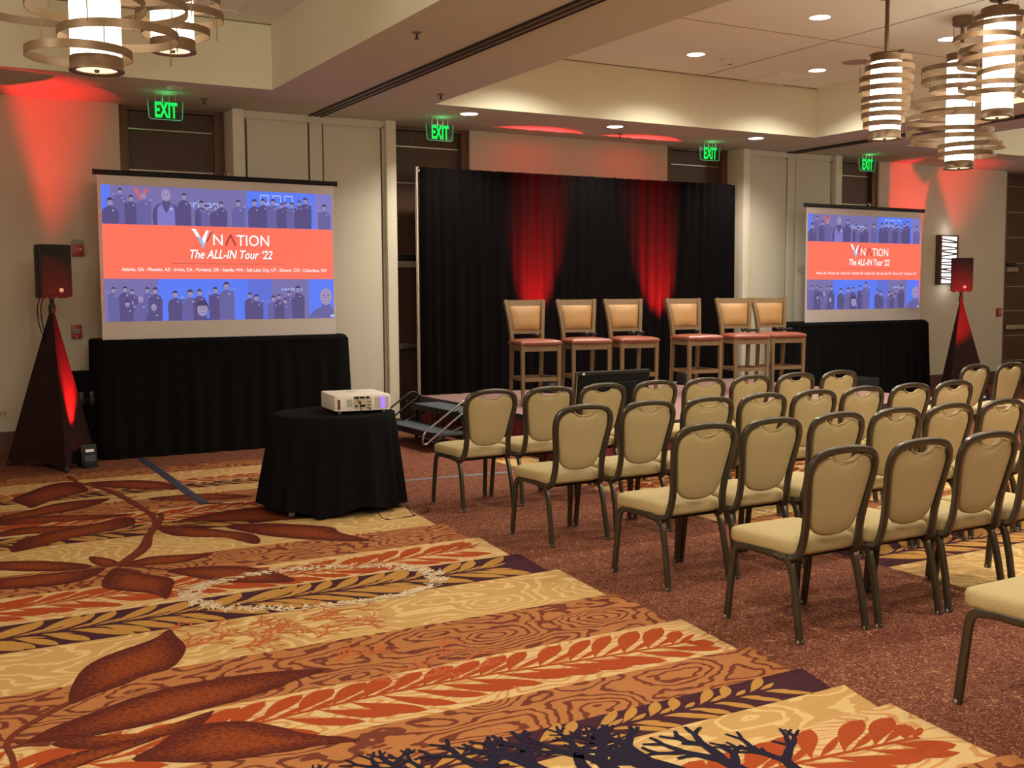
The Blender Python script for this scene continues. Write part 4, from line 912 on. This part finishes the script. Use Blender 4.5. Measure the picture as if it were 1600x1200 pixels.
# ------------------------------------------------------------------ exit signs
for (x, y, zt, nm) in [(2.577, 11.654, 3.592, 'above the door behind the left screen'), (5.735, 11.77, 3.592, 'left of the stage backdrop'), (9.93, 11.946, 3.607, 'right of the stage backdrop'), (12.985, 11.962, 3.615, 'above the right projection screen')]:
    r = thing('exit_sign', f'green edge-lit EXIT sign hanging from the ceiling {nm}', 'exit sign', (x, y, 0))
    W, h = .35, .185
    box('canopy', 'ivory', r, -.12, .12, -.035, .035, SOFF-.012, SOFF-.001, .003)
    for s in (-.10, -.03, .04, .10): MB().tube([(s, 0, zt-.01), (s, 0, SOFF-.01)], .004, 6, (1, 0, 0)).build('hanger', 'steel', r)
    z0, z1 = zt-h, zt; c = .03
    out = [(-W/2, z1), (-W/2+.008, z0+c)] + [(-W/2+.008+c-c*math.cos(a), z0+c-c*math.sin(a)) for a in (.5, 1.0)] + [(-W/2+.008+c, z0), (W/2-.008-c, z0)] + [(W/2-.008-c+c*math.sin(a), z0+c-c*math.cos(a)) for a in (.5, 1.0)] + [(W/2-.008, z0+c), (W/2, z1)]
    MB().prism(out, lambda a, b_: (a, -.004, b_), lambda a, b_: (a, .004, b_)).build('panel', 'glass_sign', r)
    MB().tube([(a, -.0, b_) for a, b_ in out], .0035, 6, (0, 1, 0)).build('lit_edge', 'exit_edge', r)
    lt = lettering('lettering', 'EXIT', -.108, z0+.016, .225, .158, 'exit_green', r, .0055, bold=.035)
    lamp('exit_glow', 'POINT', (x, y-.05, zt+.0), .35, (.05, 1, .3), size=.05)

# ------------------------------------------------------------------ wall devices
def wallbox(name, label, cat, x, z, w_, h, d, m):
    r = thing(name, label, cat, (x, YW, z)); box('body', m, r, -w_/2, w_/2, -d, 0, -h/2, h/2, .006); return r
r = wallbox('fire_strobe', 'red fire alarm strobe with pale dome beside the left loudspeaker', 'fire alarm', 1.80, 2.10, .12, .12, .045, 'red_device')
MB().prism([(-.06, .05), (.06, .05), (.06, .09), (.045, .115), (-.045, .115), (-.06, .09)], lambda a, b_: (a, -.001, b_), lambda a, b_: (a, -.04, b_)).build('dome', 'grey_device', r, bevel=.004)
MB().lathe([(.0, 0), (.014, 0), (.010, .02), (0, .024)], 12).build('flash_lens', 'pale_lens', r, smooth=True); k = [o for o in bpy.data.objects if o.parent == r and o.name.startswith('flash')][-1]; k.rotation_euler = (math.radians(90), 0, 0); k.location = (.025, -.045, .01)
for (x, nm) in ((1.76, 'below the fire strobe at left'), (16.84, 'beside the far right door')):
    r = wallbox('pull_station', f'red fire alarm pull station on the wall {nm}', 'fire alarm', x, 1.24, .105, .145, .04, 'red_device')
    box('pull_handle', 'grey_device', r, -.035, .035, -.052, -.038, -.02, .03, .004); box('key_lock', 'pale_lens', r, -.012, .006, -.046, -.038, -.055, -.04)
r = wallbox('wall_outlet', 'square wall outlet plate near the floor at far left', 'outlet', 1.00, .41, .115, .12, .012, 'ivory'); box('socket', 'grey_device', r, -.03, .0, -.016, -.01, -.02, .02); box('socket', 'grey_device', r, .012, .04, -.016, -.01, -.02, .02)
r = wallbox('wall_outlet', 'small outlet plate on the wall right of the right screen skirt', 'outlet', 14.55, .42, .115, .075, .012, 'ivory'); box('socket', 'black_satin', r, -.03, .0, -.016, -.01, -.02, .02); box('socket', 'black_satin', r, .012, .04, -.016, -.01, -.02, .02)
sc = thing('wall_sconce', 'lit wall sconce with dark zigzag bars over white glass', 'wall lamp', (15.43, YW, 1.72))
SWD, SHT, SD = .44, .825, .10
box('glass', 'sconce_glow', sc, -SWD/2+.03, SWD/2-.03, -SD+.012, -.005, .03, SHT-.03)
for x in (-SWD/2, SWD/2-.035): box('side_frame', 'wood_frame', sc, x, x+.035, -SD, 0, 0, SHT)
for z in (0, SHT-.03): box('end_frame', 'wood_frame', sc, -SWD/2+.035, SWD/2-.035, -SD, 0, z, z+.03)
zz = .055; i = 0
for z, a in [(.085, .10), (.125, .02), (.20, .0), (.235, .12), (.27, -.06), (.325, .04), (.375, -.05), (.425, .03), (.49, -.10), (.53, .08), (.58, -.08), (.625, .05), (.70, .03), (.735, .12)]:
    MB().box(-SWD/2+.02, SWD/2-.02, -.006, .006, -.011, .011, Matrix.Translation((0, -SD+.004, z)) @ Matrix.Rotation(a, 4, 'Y')).build('bar', 'wood_frame', sc)
lamp('sconce_lamp', 'POINT', (15.43, YW-.16, 1.66), .8, (1, .95, .9), size=.08); lamp('sconce_lamp', 'POINT', (15.43, YW-.16, 2.60), .8, (1, .95, .9), size=.08)

# ------------------------------------------------------------------ ceiling fittings
NAMES = ['in the tray nearest the beam, farther one', 'in the tray nearest the beam, nearer one', 'in the tray beside the square vent', 'in the tray between two pendant lamps', 'in the soffit left of the stage', 'in the soffit above the stage centre', 'in the soffit right of the stage']
for (x, y, z), nm in zip(DOWN_SEEN, NAMES):
    r = thing('downlight', f'lit round recessed ceiling downlight {nm}', 'ceiling light', (x, y, z))
    MB().lathe([(.098, 0), (.104, -.004), (.112, -.003), (.114, 0)], 24, caps=False).build('trim_ring', 'white_plastic', r, smooth=True)
    MB().lathe([(0, -.002), (.10, -.002)], 24, caps=False).build('lens', 'down_glow', r)
r = thing('downlight', 'unlit round recessed downlight in the soffit above the left EXIT sign', 'ceiling light', (2.59, 11.29, SOFF))
MB().lathe([(.05, 0), (.055, -.006), (.075, -.004), (.078, 0)], 20, caps=False).build('trim_ring', 'white_plastic', r, smooth=True); MB().lathe([(0, -.001), (.052, -.001)], 20, caps=False).build('lens', 'grey_plastic', r)
SPR = [(3.727, 8.043, SOFF, 'between the left tray and the wall track'), (5.076, 10.382, SOFF, 'beside the corner of the centre tray'), (8.37, 11.862, SOFF, 'above the stage backdrop'), (3.0, 11.766, SOFF, 'right of the left EXIT sign'), (10.017, 8.769, TOPZ, 'behind the drum pendant in the centre tray')]
for (x, y, z, nm) in SPR:
    r = thing('sprinkler', f'small ceiling sprinkler head {nm}', 'sprinkler', (x, y, z))
    MB().lathe([(.0, 0), (.038, 0), (.036, -.008), (.012, -.014), (0, -.014)], 16).build('escutcheon', 'track_grey', r, smooth=True)
    MB().lathe([(.008, -.012), (.008, -.05), (.02, -.052), (.02, -.055), (0, -.055)], 10).build('nozzle', 'dark_metal', r, smooth=True)
r = thing('smoke_detector', 'round white smoke detector on the centre tray ceiling', 'smoke detector', (8.635, 10.118, TOPZ)); MB().lathe([(0, 0), (.075, 0), (.075, -.02), (.055, -.045), (0, -.05)], 20).build('body', 'white_plastic', r, smooth=True); MB().box(.02, .06, -.03, -.01, -.05, -.03).build('slot', 'black_satin', r)
r = thing('ceiling_speaker', 'flat round ceiling speaker grille behind the drum pendant', 'speaker', (10.04, 9.45, TOPZ)); MB().lathe([(0, -.006), (.15, -.006), (.16, 0)], 28).build('grille', 'grille_tan', r) if 'grille_tan' in MATS else MB().lathe([(0, -.006), (.15, -.006), (.16, 0)], 28).build('grille', mat('grille_tan', (.42, .34, .27), .9), r, smooth=True); MB().lathe([(.158, -.008), (.172, -.004), (.174, 0)], 28, caps=False).build('rim', 'white_plastic', r, smooth=True)
for (x, y, nm) in ((9.97, 10.64, 'in the centre tray near the rear wall'), (2.78, 10.30, 'in the left tray behind the pendants')):
    r = thing('ceiling_vent', f'square ceiling access vent {nm}', 'vent', (x, y, TOPZ))
    for a, b_, c_, d in ((-.29, -.265, -.29, .29), (.265, .29, -.29, .29), (-.265, .265, -.29, -.265), (-.265, .265, .265, .29)): box('frame', 'tray_top', r, a, b_, c_, d, -.014, 0)
    for s in (0, 1): box('gap', 'black_slot', r, *((-.265, .265, .25, .265) if s else (-.265, -.25, -.265, .25)), -.003, -.0005)
    box('plate', 'tray_top', r, -.25, .25, -.25, .25, -.010, -.001)

# ------------------------------------------------------------------ pendant lamps
def pendant(label, x, y, zb, zt, rings, R=.135, canopy=True):
    r = thing('pendant_lamp', label, 'pendant lamp', (x, y, zb), 0, 'ringed pendant lamps'); H = zt-zb
    MB().lathe([(R*.985, .07), (R*.985, H-.06)], 32, caps=False).build('shade', 'shade_glow', r, smooth=True)
    MB().lathe([(R*.80, .004), (R+.010, .0), (R+.010, .012), (R+.004, .02), (R+.004, .075), (R-.004, .075)], 32, caps=False).build('bottom_band', 'bronze_lamp', r, smooth=True)
    MB().lathe([(0, .010), (R*.82, .012)], 32, caps=False).build('bottom_glass', 'lens_glow', r)
    MB().lathe([(0, -.006), (.012, -.004), (.016, .012), (0, .012)], 12).build('finial', 'bronze_lamp', r, smooth=True)
    MB().lathe([(R-.004, H-.07), (R+.004, H-.07), (R+.004, H-.004), (R+.014, H), (0, H)], 32, caps=False).build('top_band', 'bronze_lamp', r, smooth=True)
    MB().tube([(0, 0, H), (0, 0, TOPZ-zb-.02)], .019, 10, (1, 0, 0)).build('rod', 'bronze_lamp', r, smooth=True)
    MB().lathe([(0, TOPZ-zb-.085), (.085, TOPZ-zb-.085), (.095, TOPZ-zb-.075), (.095, TOPZ-zb), (0, TOPZ-zb)], 24).build('canopy', 'bronze_lamp', r, smooth=True)
    prev = None
    for (t, rad, off, dep) in rings:
        cx = .87*off+.49*dep; cy = -.49*off+.87*dep; z = t*H
        MB().band(rad, .046, (cx, cy, z), .004).build('ring_band', 'bronze_lamp', r, smooth=True)
        # pins that tie neighbouring rings together
        if prev:
            z0, r0, x0, y0 = prev; zz0, zz1 = sorted((z0, z))
            for a in (2.4, 4.3, .3):
                px, py = cx+rad*.985*math.cos(a), cy+rad*.985*math.sin(a)
                MB().tube([(px, py, zz0-.02), (px, py, min(zz1+.02, zz0+.12))], .0035, 5, (1, 0, 0)).build('pin', 'bronze_lamp', r)
        prev = (z, rad, cx, cy)
pendant('short barrel-shaped pendant lamp with snug bronze rings over the chairs', 7.90, 7.08, 2.982, 3.733,
        [(.935, .180, .045, 0), (.83, .212, .030, 0), (.70, .232, .005, 0), (.585, .230, .0, 0), (.46, .208, .0, 0), (.375, .206, -.005, 0), (.28, .192, -.015, 0), (.175, .165, -.025, 0)])
pendant('tall pendant lamp with wide bronze rings right of the barrel-shaped one', 9.36, 7.44, 2.828, 3.946,
        [(.865, .29, -.09, 0), (.775, .28, -.08, .05), (.69, .255, -.06, -.05), (.585, .35, -.10, .05), (.49, .33, -.02, .06), (.43, .42, -.13, -.08), (.32, .41, -.09, .03), (.255, .40, -.07, -.02), (.195, .315, .12, 0), (.125, .27, .075, 0)])
pendant('tall pendant lamp with offset bronze rings at the right edge, top cut off', 8.865, 6.65, 3.179, 4.16,
        [(.97, .16, .0, 0), (.90, .25, .02, 0), (.83, .30, .03, 0), (.72, .28, -.12, 0), (.62, .42, .10, .05), (.50, .40, .02, -.08), (.42, .36, .2, 0), (.30, .30, -.02, .05), (.22, .24, -.04, 0)])
pendant('pendant lamp mostly outside the right edge, only its rings in view', 8.75, 5.74, 3.10, 4.0,
        [(.9, .30, -.05, 0), (.75, .38, -.12, 0), (.58, .42, -.05, 0), (.40, .44, -.10, 0), (.22, .42, -.10, .02), (.12, .36, -.02, 0)])
pendant('near pendant lamp with wide loose bronze rings at the upper left', 1.065, 6.45, 2.84, 3.80,
        [(.10, .277, -.095, 0), (.20, .315, .125, 0), (.36, .42, .07, 0), (.42, .52, -.30, .1), (.52, .45, .12, .05), (.66, .38, -.1, 0), (.8, .3, .05, 0)])
pendant('farther pendant lamp with bronze rings right of the near one, upper left', 1.67, 7.29, 3.165, 4.05,
        [(.14, .21, .02, 0), (.25, .27, .05, 0), (.36, .26, .04, 0), (.47, .30, -.02, 0), (.60, .33, .05, 0), (.75, .28, 0, 0)])
